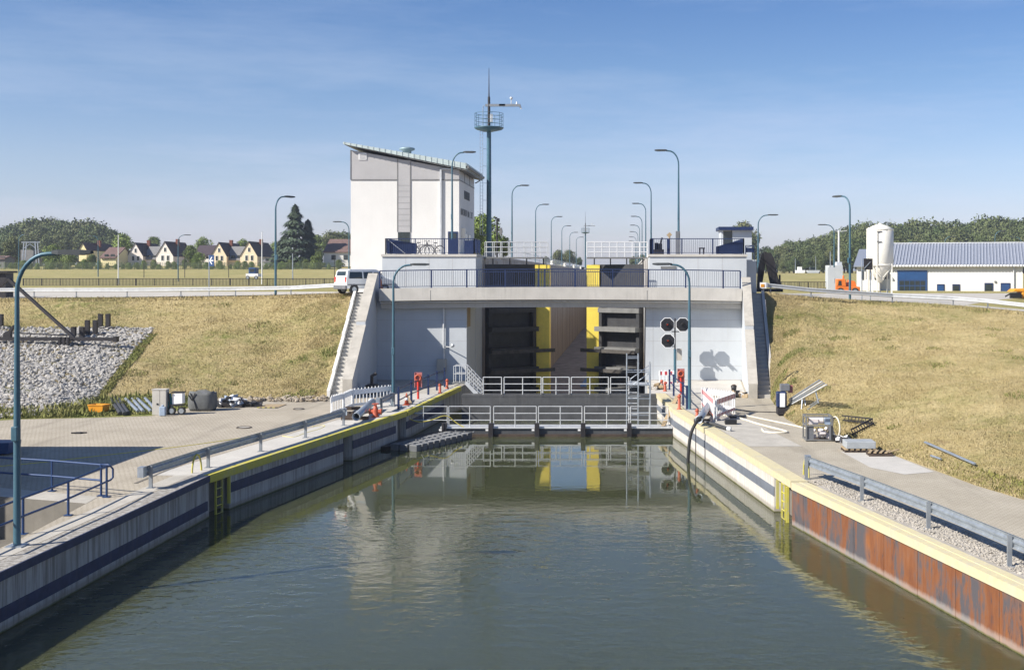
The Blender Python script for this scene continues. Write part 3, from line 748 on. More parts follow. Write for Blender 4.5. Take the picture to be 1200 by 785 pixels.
# mitre gate leaves
def gate(label,hx,hy,tx,ty,mt,mt2,right):
    r=T('lock_gate',label,'lock gate',(hx,hy,-5.5))
    h=V((hx,hy,0)); t=V((tx,ty,0)); u=(t-h).normalized(); n=V((u.y,-u.x,0)); 
    if n.y>0: n=-n                                   # towards the canal
    L=(t-h).length
    def blk(m,s0,s1,n0,n1,z0,z1):
        a=h+u*s0+n*n0; b=h+u*s1+n*n0; m.prism([a+V((0,0,z0)),b+V((0,0,z0)),b+n*(n1-n0)+V((0,0,z0)),a+n*(n1-n0)+V((0,0,z0))],(0,0,z1-z0)); return m
    blk(MB(),.1,L-.5,0,.12,-5.5,7.28).build('skin_plate',mt,r)
    for z in(-4.4,-2.9,-1.45,.0,1.36,2.78,4.08):
        blk(MB(),.1,L-(1.45 if right else 1.55),.12,1.0 if z<4 else .6,z-.16,z+.16).build('girder',mt2,r)
    for s in(.1,L-1.75): blk(MB(),s,s+.25,.12,.55,-5.5,4.6).build('stiffener',mt,r)
    # yellow mitre post faces the canal squarely
    x0,x1=sorted((tx,tx+(-1.02 if not right else .92)))
    MB().box(x0,x1,ty-1.0,ty+.35,-5.5,7.25).build('mitre_post',M['yellow'],r)
    for z in(1.28,-.08):
        a=h+u*.0+n*1.08; e=h+u*(L-.35)+n*1.08
        MB().prism([a+V((0,0,z-.13)),e+V((0,0,z-.13)),e+n*.12+V((0,0,z-.13)),a+n*.12+V((0,0,z-.13))],(0,0,.24)).build('timber_fender',M['fender'],r)
    return r
gate('left lock gate leaf, dark shaded girders and a dull yellow end post',-9.86,82.9,XD(645,86),86,M['gate_dark'],M['gate_dark'],False)  # girders darker than on the right leaf: their shade is put into the colour
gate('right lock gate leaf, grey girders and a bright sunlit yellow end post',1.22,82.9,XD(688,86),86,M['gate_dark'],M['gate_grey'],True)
# catwalks over the gates
def catwalk(label,x0,x1,y,mt,z=ZP-.12,n=8):
    r=T('gate_catwalk',label,'catwalk',((x0+x1)/2,y,z))
    MB().box(x0,x1,y-.5,y+.5,z-.1,z).build('grating',M['gate_grey'],r)
    for s in(-.48,.48):
        for i in range(n+1):
            x=lerp(x0,x1,i/n); MB().tube([(x,y+s,z),(x,y+s,z+1.05)],.022,6).build('railing_post',mt,r)
        for h in(.35,.7,1.05): MB().tube([(x0,y+s,z+h),(x1,y+s,z+h)],.022,6).build('handrail',mt,r)
    for i in range(4):
        x=lerp(x0+.5,x1-.3,i/3); MB().beam((x,y,z-.1),(x,y,7.25),.08,.08).build('strut',M['gate_dark'],r)
    return r
catwalk('grey steel catwalk with railing over the left lock gate',-9.85,XD(642,84),84.0,M['steel_rail'])
catwalk('white steel catwalk with railing over the right lock gate',XD(688,84),1.4,84.0,M['rail_white'])
# ================================================================== CLOSURE OF THE ENTRANCE
cl_=T('bulkhead_wall','dark grey steel bulkhead damming the lock entrance, galvanised railing on top','bulkhead',(-4,66,-1.3))
YB=66.1
MB().box(XD(541,YB),XD(771,YB),YB,YB+.5,-6,-.13).build('bulkhead_plate',M['bulk'],cl_)
MB().box(XD(541,YB),XD(771,YB),YB-.012,YB+.75,-.13,-.02).build('top_flange',M['bulk'],cl_)
for a,b in((566,587.5),(590.5,634),(636,667),(669.5,713),(715.5,737)):
    x0,x1=XD(a,YB),XD(b,YB); y=YB+.15
    m=MB(); xs=[x0,x1] if b-a<25 else [x0,(x0+x1)/2,x1]
    for x in xs: m.tube([(x,y,-.05),(x,y,.92)],.028,6)
    for z in(.20,.55,.92): m.tube([(x0,y,z),(x1,y,z)],.026,6)
    m.build('railing_bay',M['steel_rail'],cl_)
for a in(589,635,668,714): MB().box(XD(a,YB)-.05,XD(a,YB)+.05,YB-.02,YB+.32,-.15,.06).build('railing_foot',M['bulk'],cl_)
YP=59.0
pn=T('floating_beam','dark floating beam across the canal carrying a thin galvanised railing','floating barrier',(-3.6,YP,WATER))
x0,x1=XD(516,YP),XD(788,YP)
MB().box(x0,x1,YP,YP+.9,WATER-.5,-.97).build('float_body',M['pontoon'],pn)
MB().box(x0,x1,YP-.08,YP+1.0,-.968,-.90).build('walkway',M['steel_rail'],pn)
MB().box(x0,x1,YP-.07,YP-.01,WATER-.06,WATER+.12).build('wale',M['timber'],pn)
for a in(521,575.5,629.5,683.5,737.5):
    x=XD(a,YP); MB().box(x-.11,x+.11,YP-.22,YP+.05,WATER-.12,-.70).build('guide_bracket',M['steel_dark'],pn)
    MB().box(x-.26,x-.13,YP-.10,YP-.082,-1.08,-.99).build('plate',M['rail_white'],pn)
for a,b in((468,524),(526,574.5),(578.5,628.5),(631,682),(685,737),(739,783)):
    xa,xb=XD(a,YP),XD(b,YP); m=MB(); z=-.9
    for k in(0,.5,1): x=lerp(xa,xb,k); m.tube([(x,YP+.05,z),(x,YP+.05,z+1.0)],.022,6)
    for h in(.33,.66,1.0): m.tube([(xa,YP+.05,z+h),(xb,YP+.05,z+h)],.02,6)
    m.build('railing_bay',M['steel_rail'],pn)
# cube pontoon raft
pr=T('cube_raft','grey raft of plastic float cubes moored by the left quay','float raft',(XD(487,57),57,WATER))
u=V((.42,1,0)).normalized(); vv=V((u.y,-u.x,0)); o=V((XD(461,54.3),54.3,0))
MB().prism([o-u*.1-vv*.25+V((0,0,WATER-.3)),o+u*5.4-vv*.25+V((0,0,WATER-.3)),o+u*5.4-vv*1.2+V((0,0,WATER-.3)),o-u*.1-vv*1.2+V((0,0,WATER-.3))],(0,0,.45)).build('dark_float',M['black'],pr)
for i in range(10):
    for j in range(3):
        c=o+u*(.5*i+.25)+vv*(.5*j)
        m=MB(); m.obox(c+V((0,0,WATER+.06)),u*.20,vv*.20,V((0,0,.22)))
        m.lathe(c+u*.25+vv*.25+V((0,0,WATER+.26)),[(.06,0),(.06,.06)],8)
        m.build('float_cube',M['raft'],pr,bevel=.05)
# ================================================================== LAMPS
def make_lamp(Hh,dirx,arm=.75,head=.95,r0=.085,sub=True,name='street_lamp'):
    """post with a swan-neck and a flat head; built at the origin, arm along +x or -x"""
    r=T(name,None,'street lamp',(0,0,0)); s=dirx; ra=.95
    pts=[(0,0,.0),(0,0,Hh*.38)]; rad=[r0,r0*.95]
    pts.append((0,0,Hh-ra)); rad.append(r0*.62)
    for k in range(1,9):
        a=math.pi/2*k/8; pts.append((s*arm*(1-math.cos(a)),0,Hh-ra+ra*math.sin(a)*.97)); rad.append(r0*.6)
    pts.append((s*(arm+.18),0,Hh-.02)); rad.append(r0*.55)
    MB().tube(pts,rad,10).build('post',M['teal'],r)
    if sub:
        MB().box(-.2,.2,-.2,.2,0,.035).build('base_plate',M['galv'],r)
        MB().box(-.075,.075,-.16,-.06,Hh*.36,Hh*.36+.35).build('fuse_box',M['teal'],r,bevel=.02)
    h=MB(); a0=arm+.10
    ys=[(.0,.06,-.02,.05),(.18,.13,-.05,.07),(.75*head,.13,-.06,.07),(head,.09,-.02,.05)]
    rows=[]
    for t,wd,zl,zh in ys:
        x=s*(a0+t); rows.append([V((x,-wd,Hh+zl)),V((x,wd,Hh+zl)),V((x,wd*.8,Hh+zh)),V((x,-wd*.8,Hh+zh)),V((x,-wd,Hh+zl))])
    h.grid(rows,False); h.add(rows[0][:4],[(0,1,2,3)]); h.add(rows[-1][:4],[(0,1,2,3)])
    h.build('lamp_head',M['lamp_head'],r)
    return r
lampL=make_lamp(7.05,1); lampR=make_lamp(7.05,-1)
_first={}
def lamp(kind,base,label,top=None,group='curved blue-grey street lamps',rz=0):
    src=lampR if kind<0 else lampL
    sc=1.0 if top is None else (top-base.z)/7.05
    if src not in _first:
        _first[src]=1; src.location=base; src['label']=label; src['group']=group; src.scale=(1,1,sc); src.rotation_euler=(0,0,rz); return src
    return dup(src,base,rz,label,group,(1,1,sc))
lamp(1,G(20,640),'large blue-grey lamp post with base plate on the quay beside the blue pit railing')
lamp(1,G(461,475),'curved lamp post on the left quay in front of the left wing of the bridge')
lamp(-1,G(808,480),'curved lamp post on the right quay in front of the traffic signal boards')
lamp(1,P(323,347,82.3),'tall lamp post at the top edge of the left grass bank',rz=R(62),top=ZD(229.5,82.3))
lamp(-1,P(996,353,79.8),'tall lamp post at the top edge of the right grass bank',rz=R(-62),top=ZD(229,79.8))
lamp(-1,P(409,334,135),'lamp with arm to the left just left of the control building behind the van',top=ZD(260,135))
lamp(1,P(208.8,332,172),'lamp arching right behind the long dark fence, right of the paired beige houses',top=ZD(275.5,172))
lamp(-1,P(115,326.7,194),'lamp arching left over the meadow before the dark red roofed house',top=ZD(276.5,194))
lamp(1,P(22,331,190),'lamp at the far left edge in front of the wood',top=ZD(275,190))
lamp(1,P(888.5,340,108),'lamp arching right just beside the dark leaning sculpture',top=ZD(252,108))
lamp(-1,P(977.5,335,134),'lamp arching left between the grey cabinet and the orange truck',top=ZD(263.5,134))
ch='street lamps along the lock chamber'
order=['first','second','third','fourth','fifth','sixth','seventh','eighth','ninth']
lamp(1,V((-13.3,91.6,ZP)),'lamp standing before the white control building on the left platform',top=ZD(178.5,91.6),group=ch)
for i,(px,ty) in enumerate([(600,217.5),(627.7,239.7),(646,254),(658.4,264.7),(667.7,272.4),(675.3,278)]):
    d=K*9.4/(323-ty); lamp(1,V((XD(px,d),d,ZP)),'%s lamp from the front in the left row behind the gates, arm to the right'%order[i],top=ZP+8,group=ch)
lamp(-1,V((3.85,90.4,ZP)),'tall lamp rising from the right operating platform, arm to the left',top=ZD(176.5,90.4),group=ch)
for i,(px,ty) in enumerate([(763,214.5),(756.7,238.6),(752.4,253.7),(749.6,264),(747.6,271.6),(745.5,277.6),(744.5,282.3)]):
    d=K*9.4/(323-ty); lamp(-1,V((XD(px,d),d,ZP)),'%s lamp from the front in the right row behind the gates, arm to the left'%order[i],top=ZP+8,group=ch)
hg='lamps behind the white hall'
for px,py,s,lb in((1107,270+7.5,1,'pale lamp behind the hall roof, left of the middle'),(1166,271,1,'tallest pale lamp behind the hall roof near its right end'),(1197,278,-1,'pale lamp arching left behind the right end of the hall roof'),(1062,283.5,1,'low lamp just right of the white silo behind the hall roof')):
    lamp(s,V((XD(px,190),190,4.9)),lb,top=ZD(py,190),group=hg)
# double-arm lamp and thin poles on the meadow
def pole(px,py0,py1,d,label,mt,r=.06,name='flag_pole'):
    p=P(px,py0,d); m=MB().tube([p,V((p.x,p.y,ZD(py1,d)))],[r,r*.6],8)
    return m.build(name,mt,label=label,cat='pole')
pole(138.7,335,275,160,'plain pale pole behind the fence, right of the dark red roofed house',M['rail_white'],.085)
pole(307,333,272,160,'plain pale pole behind the fence in front of the last peach gabled house',M['rail_white'],.085)
r=T('double_lamp','thin pale lamp with two short arms in front of the dark spruce','street lamp',P(343,330,180))
b=P(343,330,180); zt=ZD(297,180)
MB().tube([b,V((b.x,b.y,zt))],[.09,.06],8).build('post',M['galv'],r)
for s in(-1,1): MB().tube([V((b.x,b.y,zt-.1)),V((b.x+s*.4,b.y,zt+.15)),V((b.x+s*.95,b.y,zt+.18))],.05,6).box(b.x+s*.9-.25,b.x+s*.9+.25,b.y-.1,b.y+.1,zt+.12,zt+.24).build('lamp_head',M['lamp_head'],r)
for px,py0,py1,d,lb in((168.7,327,287,190,'thin dark lamp pole in front of the first pair of beige houses'),(268,331,296,190,'thin dark pole in front of the left peach gabled house'),(392,331,300,185,'thin dark pole in front of the white house by the building'),(216.5,331,285,190,'thin dark pole just right of the arching lamp by the beige house')):
    pole(px,py0,py1,d,lb,M['steel_dark'],.06,'thin_pole')
# ================================================================== GUARDRAILS
def guardrail(label,pts,posts,h,mt=None,blk=.12,face=1,beam_h=.30,postw=.10):
    """steel W-beam on posts; pts = base points along the rail, posts = base points of the posts"""
    mt=mt or M['galv']
    r=T('guardrail',label,'guardrail',pts[0])
    rows=[]; prof=[(0,0),(.05,.03),(.05,.09),(.0,.13),(.0,.17),(.05,.21),(.05,.27),(0,.30)]
    m=MB()
    for p,i in zip(pts,range(len(pts))):
        t=(pts[min(i+1,len(pts)-1)]-pts[max(i-1,0)]); n=V((t.y,-t.x,0)).normalized()*face
        rows.append([p+n*(blk+a)+V((0,0,h-beam_h+b*beam_h/.3)) for a,b in prof]+[p+n*(blk+a-.014)+V((0,0,h-beam_h+b*beam_h/.3)) for a,b in prof[::-1]]+[p+n*blk+V((0,0,h-beam_h))])
    m.grid(rows,False); n_=len(rows[0])
    for q in(rows[0],rows[-1]): m.add(q[:-1],[tuple(range(n_-1))])
    m.build('rail_beam',mt,r)
    for p in posts:
        MB().box(p.x-postw/2,p.x+postw/2,p.y-postw*.35,p.y+postw*.35,p.z-.3,p.z+h-.02).box(p.x-.11,p.x+.11,p.y-.11,p.y+.11,p.z-.01,p.z+.015).build('rail_post',M['post_grey'],r)
    for q in(rows[0],rows[-1]):
        MB().obox(q[1]+V((0,0,beam_h*.4)),(.09,0,0),(0,.13,0),(0,0,beam_h*.52)).build('end_shoe',mt,r)
    return r
pl=[G(176.6,571.7),G(244,548),G(305.5,529),G(358,513),G(402.7,498.7)]
guardrail('galvanised guardrail along the left quay edge, five posts',[pl[0]+V((-.02,-.35,0))]+pl[1:-1]+[pl[-1]+V((.02,.5,0))],pl,.70,M['galv'],.06,-1)
p2=[G(447,483),G(461,476.5)]
guardrail('short length of guardrail just before the left quay lamp post',[p2[0]+V((0,-.2,0)),p2[1]],p2,.70,M['galv'],.06,-1)
pr_=[G(945,561.5),G(1010,587),G(1088,620),G(1183,663.5)]; nx=pr_[-1]+(pr_[-1]-pr_[-2]); nx2=nx+(pr_[-1]-pr_[-2])
guardrail('galvanised guardrail along the right quay above the rusty sheet wall',[pr_[0]+V((-.03,.2,0))]+pr_[1:]+[nx,nx2],pr_+[nx,nx2],.72,M['galv'],.06,-1)
gp=[P(40,347.5,84.8),P(89.5,347.5,84.2),P(149,347.5,83.5),P(212,347,82.9),P(276,346.5,82.4),P(341,345.5,81.5)]
guardrail('long guardrail along the road on top of the left bank',[P(-260,348.5,86)]+gp+[P(414,341.5,79.4)],[P(-10,347.8,85.3)]+gp,.60,M['steel_rail'],.04,1,.27,.07)
gp=[P(903,343,77.3),P(950.5,348,77.8),P(1045.7,354,79),P(1117,357.6,78),P(1157.6,361,77),P(1210,367,75.6)]
guardrail('long guardrail along the road on top of the right bank',[P(897,342,77.2)]+gp+[P(1330,377,73.4)],gp+[P(1270,371.5,74.5)],.58,M['steel_rail'],.04,1,.27,.07)
# blue pit railing
r=T('pit_railing','blue tubular railing around the sunken pit on the left quay','railing',G(120,583))
bl=M['navy_pit'] if 'navy_pit' in M else mat('blue_railing',(.022,.052,.14),.42,var=.15)
fr=[G(125,582.5),G(80,604),G(27,626),G(-40,656)]; bk=[G(118.5,581),G(61,575.5),G(-10,570.5),G(-80,567)]
hh=.92
for grp in(fr,bk):
    for p in grp: MB().tube([p,p+V((0,0,hh))],.035,8).box(p.x-.1,p.x+.1,p.y-.1,p.y+.1,0.01,.025).build('railing_post',bl,r)
    for h in(.46,hh): MB().tube([p+V((0,0,h)) for p in grp],.032,8).build('rail_tube',bl,r)
c0=fr[0]+(fr[0]-fr[1]).normalized()*.16+V((.05,0,0)); 
MB().tube([fr[0]+V((0,0,hh)),c0+V((0,0,hh-.03)),c0+V((.06,.03,hh-.12)),c0+V((.06,.03,.55)),c0+V((0,0,.48)),fr[0]+V((0,0,.46))],.03,8).build('end_loop',bl,r)
MB().tube([bk[0]+V((0,0,hh)),(bk[0]+c0)/2+V((0.05,.05,hh)),c0+V((0,0,hh-.03))],.03,8).build('corner_tube',bl,r)
# off-stage service building whose shadow lies on the left paving, with the blue skip beside it
sb=T('service_building','white flat-roofed service building beside the left paving','building',(-28,38,0))
MB().box(-33,-23.5,32.5,42.4,0,4.75).build('wall_block',M['white_wall'],sb)
MB().box(-33.2,-23.35,32.3,42.7,4.76,5.0).build('roof_slab',M['zinc'],sb)
MB().box(-23.52,-23.45,35,36.1,0,2.1).build('door',M['navy'],sb)
for y in(37.5,39.8): MB().box(-23.52,-23.46,y,y+1.2,1.2,2.4).build('window',M['glass'],sb)
b=G(-4,533)
MB().prism([b+V((-1.2,-.1,.05)),b+V((.45,-.1,.05)),b+V((.5,-.1,.45)),b+V((-1.3,-.1,.45))],(0,.9,0)).build('blue_skip',M['blue'],label='low blue metal skip standing in the shadow at the left edge',cat='skip')
# ================================================================== SIGNS ON THE LEFT BANK
r=T('arrow_sign','blue square sign with a white arrow pointing left on a galvanised pole','sign',P(245,347.5,82.6))
b=P(245,347.5,82.6); zs0,zs1=ZD(312,82.5),ZD(299,82.5)
MB().tube([b,V((b.x,b.y,zs1))],.035,8).build('pole',M['galv'],r)
x0,x1=b.x+.02,b.x+.44
bd=MB().prism([(x0,b.y-.06,zs0),(x1,b.y-.30,zs0),(x1,b.y-.30,zs1),(x0,b.y-.06,zs1)],(.01,.02,0)).build('board',M['signblue'],r)
zc=(zs0+zs1)/2; yy=lambda x: b.y-.075-.24*(x-x0)/(x1-x0)
def bar(xa,za,xb,zb,w): 
    return MB().beam((xa,yy(xa),za),(xb,yy(xb),zb),.012,w)
m=bar(x0+.06,zc,x1-.05,zc,.07); m2=bar(x0+.06,zc,x0+.25,zc+.24,.07); m3=bar(x0+.06,zc,x0+.25,zc-.24,.07)
o=len(m.v); m.add(m2.v,m2.f); m.add(m3.v,m3.f); m.build('arrow',M['white'],bd)
# sign seen from behind by the silo
r=T('sign_board','dark square board seen from behind on two thin poles before the silo','sign',P(1016,352,80))
for px in(1010,1020): b=P(px,352.5,79.6); MB().tube([b,V((b.x,b.y,ZD(303,79.6)))],.035,8).build('pole',M['galv'],r)
MB().box(XD(1012,79.5),XD(1022.5,79.5),79.44,79.5,ZD(316,79.5),ZD(303,79.5)).build('board',M['steel_dark'],r)
MB().beam((XD(1012.5,79.4),79.42,ZD(315,79.4)),(XD(1020,79.4),79.42,ZD(307,79.4)),.03,.05).build('cross_brace',M['galv'],r)
r=T('info_plate','small white plate with a yellow panel on the end of the right guardrail','sign',P(893,342,77.0))
MB().box(XD(890.5,77),XD(898,77),76.95,77.0,ZD(338,77),ZD(331,77)).build('plate',M['white'],r)
MB().box(XD(891.5,77),XD(895.7,77),76.93,76.955,ZD(336.5,77),ZD(333,77)).build('yellow_panel',M['orange_plastic'],r)
# ================================================================== TRAFFIC SIGNAL
SY=73.4
r=T('lock_signal','blue post carrying three black octagonal signal boards with white borders','traffic signal',(XD(791,SY),SY,0))
xs=XD(791,SY); MB().tube([(xs,SY,0),(xs,SY,ZD(409,SY))],.085,10).build('post',M['teal'],r)
MB().tube([(xs,SY,ZD(409,SY)),(xs,SY,ZD(373,SY))],.045,8).beam((XD(787,SY),SY,ZD(388.5,SY)),(XD(796,SY),SY,ZD(388.5,SY)),.06,.06).beam((XD(786,SY),SY,ZD(406,SY)),(xs,SY,ZD(406,SY)),.05,.05).build('bracket',M['steel_dark'],r)
MB().box(xs+.12,xs+.42,SY-.02,SY+.2,1.35,2.05).build('control_box',M['concrete'],r)
lampred=M.setdefault('signal_red',None)
m_,nt_,bs_=newmat('signal_lamp_red'); bs_.inputs['Base Color'].default_value=(.7,.05,.02,1); bs_.inputs['Emission Color'].default_value=(1,.16,.06,1); bs_.inputs['Emission Strength'].default_value=.08
for px,py,lit in((782,380.4,1),(800,380.4,0),(782.6,399.2,1)):
    c=V((XD(px,SY),SY-.12,ZD(py,SY))); R8=.46
    def octo(rad,y): return [c+V((rad*math.cos(math.pi/8+k*math.pi/4),y,rad*math.sin(math.pi/8+k*math.pi/4))) for k in range(8)]
    bd=MB().prism(octo(R8,0),(0,.05,0)).build('signal_board',M['white'],r)
    MB().prism(octo(R8-.04,-.012),(0,.01,0)).build('black_face',M['black'],bd)
    # hood: half tube
    hd=MB(); n=10
    a=[c+V((.125*math.cos(t),-.012,.125*math.sin(t)+.02)) for t in [math.pi*(-.15+1.3*k/n) for k in range(n+1)]]
    hd.grid([a,[p+V((0,-.42,-.06)) for p in a]],False); 
    h_=hd.build('hood',M['black'],bd); s_=h_.modifiers.new('thick','SOLIDIFY'); s_.thickness=.012
    MB().prism([c+V((.06*math.cos(2*math.pi*k/12),-.03,.06*math.sin(2*math.pi*k/12)+.02)) for k in range(12)],(0,.015,0)).build('lens',m_ if lit else M['glass'],bd)
# ================================================================== ANTENNA MAST
def mast(base,zpl,ztop,s,label,right=True):
    r=T('antenna_mast',label,'mast',base); x,y,z0=base
    MB().tube([(x,y,z0),(x,y,zpl)],[.215*s,.18*s],16).build('post',M['teal'],r)
    MB().lathe((x,y,z0),[(.5*s,0),(.5*s,.4*s),(.35*s,.55*s)],16).build('foot',M['concrete'],r)
    MB().lathe((x,y,zpl-.3*s),[(.3*s,0),(1.05*s,.18*s),(1.22*s,.3*s),(1.22*s,.36*s)],20).build('platform_deck',M['teal'],r)
    m=MB()
    for k in range(10):
        a=2*math.pi*k/10; m.tube([(x+1.17*s*math.cos(a),y+1.17*s*math.sin(a),zpl+.06*s),(x+1.17*s*math.cos(a),y+1.17*s*math.sin(a),zpl+1.22*s)],.02*s,5)
    for h in(.3,.62,.94,1.22): m.ring((x,y,zpl+h*s),1.17*s,.018*s,(0,0,1),24,5)
    m.build('cage_railing',M['teal'],r)
    zt=zpl+2.6*s
    MB().tube([(x,y,zpl),(x,y,zt)],[.13*s,.1*s],10).build('upper_tube',M['steel_dark'],r)
    MB().tube([(x,y,zt-.1),(x,y,zt-.05+.5*s),(x,y,ztop)],[.06*s,.045*s,.018*s],7).build('whip_antenna',M['steel_dark'],r)
    za=zpl+1.9*s
    MB().beam((x-.3*s,y,za),(x+2.6*s,y,za),.2*s,.2*s).box(x+.85*s,x+1.35*s,y-.1*s,y+.1*s,za-.06*s,za+.1*s).tube([(x-.42*s,y,za),(x-.5*s,y,za-.2*s),(x-.5*s,y,zpl)],.03*s,5).build('cross_arm',M['post_grey'],r)
    MB().tube([(x+1.85*s,y,za),(x+1.85*s,y,za+.45*s)],.035*s,6).sphere((x+1.85*s,y,za+.58*s),.13*s,10,6).build('rain_sensor',M['steel_rail'],r)
    MB().prism([(x+2.48*s,y,za-.08*s),(x+2.62*s,y,za-.32*s),(x+2.72*s,y,za-.26*s),(x+2.60*s,y,za+.1*s)],(0,.1*s,0)).tube([(x+2.3*s,y,za),(x+2.3*s,y,za+.3*s)],[.1*s,.03*s],6).build('wind_vane',M['white'],r)
    MB().box(x+.1*s,x+.32*s,y-.16*s,y+.02,zpl+.5*s,zpl+1.15*s).build('equipment_box',M['steel_rail'],r)
    l=MB()
    for dx in(-.72,-.50): l.beam((x+dx*s,y-.1,z0+2*s),(x+dx*s,y-.1,zpl),.035*s,.035*s)
    for k in range(34): z=lerp(z0+2*s,zpl,k/33); l.beam((x-.72*s,y-.1,z),(x-.5*s,y-.1,z),.02*s,.02*s)
    for k in range(7): z=lerp(z0+2*s,zpl-.3,k/6); l.beam((x-.5*s,y-.1,z),(x-.2*s,y,z),.03*s,.03*s)
    l.build('ladder',M['galv'],r)
    return r
d=100.; mast(V((XD(573,d),d,ZP)),ZD(150.5,d),ZD(80,d),1.0,'tall blue antenna mast with a round caged platform beside the control building')
d=340.; mast(V((XD(686,d),d,8)),ZD(272.5,d),ZD(248,d),1.0,'distant second antenna mast at the far end of the lock')
# camera and signal pole beside the mast
r=T('signal_pole','thin dark pole with two spotlights and a grey signal head beside the mast','pole',P(582,297,92))
x=XD(582.4,92); z0=ZP
MB().tube([(x,92,z0),(x,92,ZD(257,92))],.07,8).build('pole',M['steel_dark'],r)
MB().box(x-.18,x+.02,91.9,92.1,ZD(256.5,92),ZD(254.5,92)).box(x+.02,x+.2,91.8,92.1,ZD(260,92),ZD(256,92)).build('spotlight',M['black'],r)
MB().beam((x-.35,92,ZD(271,92)),(x+.25,92,ZD(271,92)),.06,.06).prism([(x+.2,91.8,ZD(275,92)),(x+.36,91.8,ZD(275.5,92)),(x+.42,91.8,ZD(271,92)),(x+.36,91.8,ZD(267,92)),(x+.2,91.8,ZD(267.5,92))],(0,.4,0)).build('signal_head',M['gate_grey'],r)
# ================================================================== CONTROL BUILDING
d0,d1=95.2,104.6; XL,XR=XD(411,d0),XD(538,d0)
def zr_(x,d=d0): # roof line falls to the right
    return lerp(ZD(176,d0),ZD(199.5,d0),(x-XL)/(XR-XL))
cb=T('control_building','tall white control building with grey cladding band and sloping metal roof','building',((XL+XR)/2,d0,4.9))
xb0,xb1=XD(466,d0),XD(481,d0)
zsm=ZD(210.7,d0)
MB().box(XL,XR,d0,d1,4.6,zsm).build('wall',M['white_wall'],cb)
MB().prism([(XL,d0-.02,zsm+.003),(XR,d0-.02,zsm+.003),(XR,d0-.02,zr_(XR)),(XL,d0-.02,zr_(XL))],(0,d1-d0+.02,0)).build('cladding',M['clad_grey'],cb)
MB().box(xb0,xb1,d0-.035,d0+.1,ZD(272,d0),zr_(xb0)-.12).build('cladding_strip',M['clad_grey'],cb)
m=MB()
for x in(xb0,xb1): m.box(x-.035,x+.035,d0-.05,d0-.015,ZD(272,d0),zr_(x)-.05)
m.box(XL,xb0-.04,d0-.045,d0-.012,zsm-.05,zsm+.03); m.box(xb1+.04,XR+.02,d0-.045,d0-.012,zsm-.05,zsm+.03)
m.box(XR+.004,XR+.03,d0-.04,d1,zsm-.05,zsm+.03); m.box(XL-.03,XL+.03,d0-.05,d0-.015,zsm,zr_(XL))
for k in range(1,3): y=lerp(d0,d1,k/3); m.box(XR+.004,XR+.03,y-.03,y+.03,zsm+.03,zr_(XR))
for k in range(1,9): z=lerp(ZD(272,d0),zsm,k/9); m.box(xb0+.04,xb1-.04,d0-.043,d0-.02,z-.008,z+.008)
m.build('joint_profiles',M['gate_grey'],cb)
wd=MB().box(xb0+.03,xb1-.03,d0-.06,d0-.01,ZP,ZD(272.5,d0)).build('window',M['glass'],cb)
# roof slab with standing seam fascia
xo0,xo1=XD(402,d0-.5),XD(547,d0-.5); yo0,yo1=d0-.5,d1+.45
def zo(x): return lerp(ZD(166.5,d0-.5),ZD(191.5,d0-.5),(x-xo0)/(xo1-xo0))
ro=MB().prism([(xo0,yo0,zo(xo0)-.16),(xo1,yo0,zo(xo1)-.46),(xo1,yo0,zo(xo1)),(xo0,yo0,zo(xo0))],(0,yo1-yo0,0))
ro.v=[tuple(p) for p in ro.v]; rf=ro.build('roof',M['zinc'],cb)
MB().prism([(xo0+.12,yo0+.06,zo(xo0)-.23),(xo1-.02,yo0+.06,zo(xo1)-.58),(xo1-.02,yo0+.06,zo(xo1)-.465),(xo0+.12,yo0+.06,zo(xo0)-.175)],(0,yo1-yo0-.1,0)).build('soffit',M['gate_grey'],rf)
m=MB()
for k in range(22):
    x=lerp(xo0+.1,xo1-.1,k/21); m.box(x-.022,x+.022,yo0-.03,yo0+.3,zo(x)-.30*(x-xo0)/(xo1-xo0)-.17,zo(x)+.03)
m.build('standing_seams',M['zinc'],rf)
MB().tube([(xo1+.06,yo0,zo(xo1)-.3),(xo1+.06,yo1,zo(xo1)-.3)],.13,8).tube([(xo1+.05,yo1-.3,zo(xo1)-.4),(xo1-.5,yo1-.25,zo(xo1)-.75),(XR+.1,yo1-.5,zo(xo1)-.8)],.05,6).build('gutter',M['gate_grey'],rf)
x=XD(477,100); zb=zo(x)+.0
MB().lathe((x,100,zb-.1),[(.36,0),(.36,.62),(.64,.72),(.64,.86),(.3,.95)],18).build('roof_ventilator',mat('vent_metal',(.22,.30,.33),.5,.2),rf)
MB().tube([(XD(457,100),100,zo(XD(457,100))-.1),(XD(457,100),100,zo(XD(457,100))+.35)],.07,6).build('vent_pipe',M['steel_dark'],rf)
xp=XD(516.7,d0)
MB().box(xp-.07,xp+.07,d0-.16,d0-.03,ZP,ZD(198.5,d0)).box(xp-.07,XD(530,d0),d0-.16,d0-.03,ZD(199,d0),ZD(198,d0)).build('flue',M['steel_rail'],cb)
vx=XD(425,d0); v_=MB().box(XD(420.5,d0),XD(429.7,d0),d0-.07,d0-.01,ZD(187.5,d0),ZD(179.5,d0)).build('louvre_frame',M['rail_white'],cb)
m=MB()
for k in range(4): z=lerp(ZD(186.5,d0),ZD(180.5,d0),k/4); m.box(XD(421.5,d0),XD(428.7,d0),d0-.085,d0-.071,z,z+.06)
m.build('louvre_slats',M['clad_grey'],v_)
MB().box(XD(525,d0),XD(536.5,d0),d0-.04,d0-.003,ZP,ZD(271.5,d0)).build('door',M['navy'],cb)
MB().box(XD(526.5,d0),XD(535,d0),d0-.05,d0-.041,ZD(282,d0),ZD(273.5,d0)).build('door_glass',M['glass'],cb)
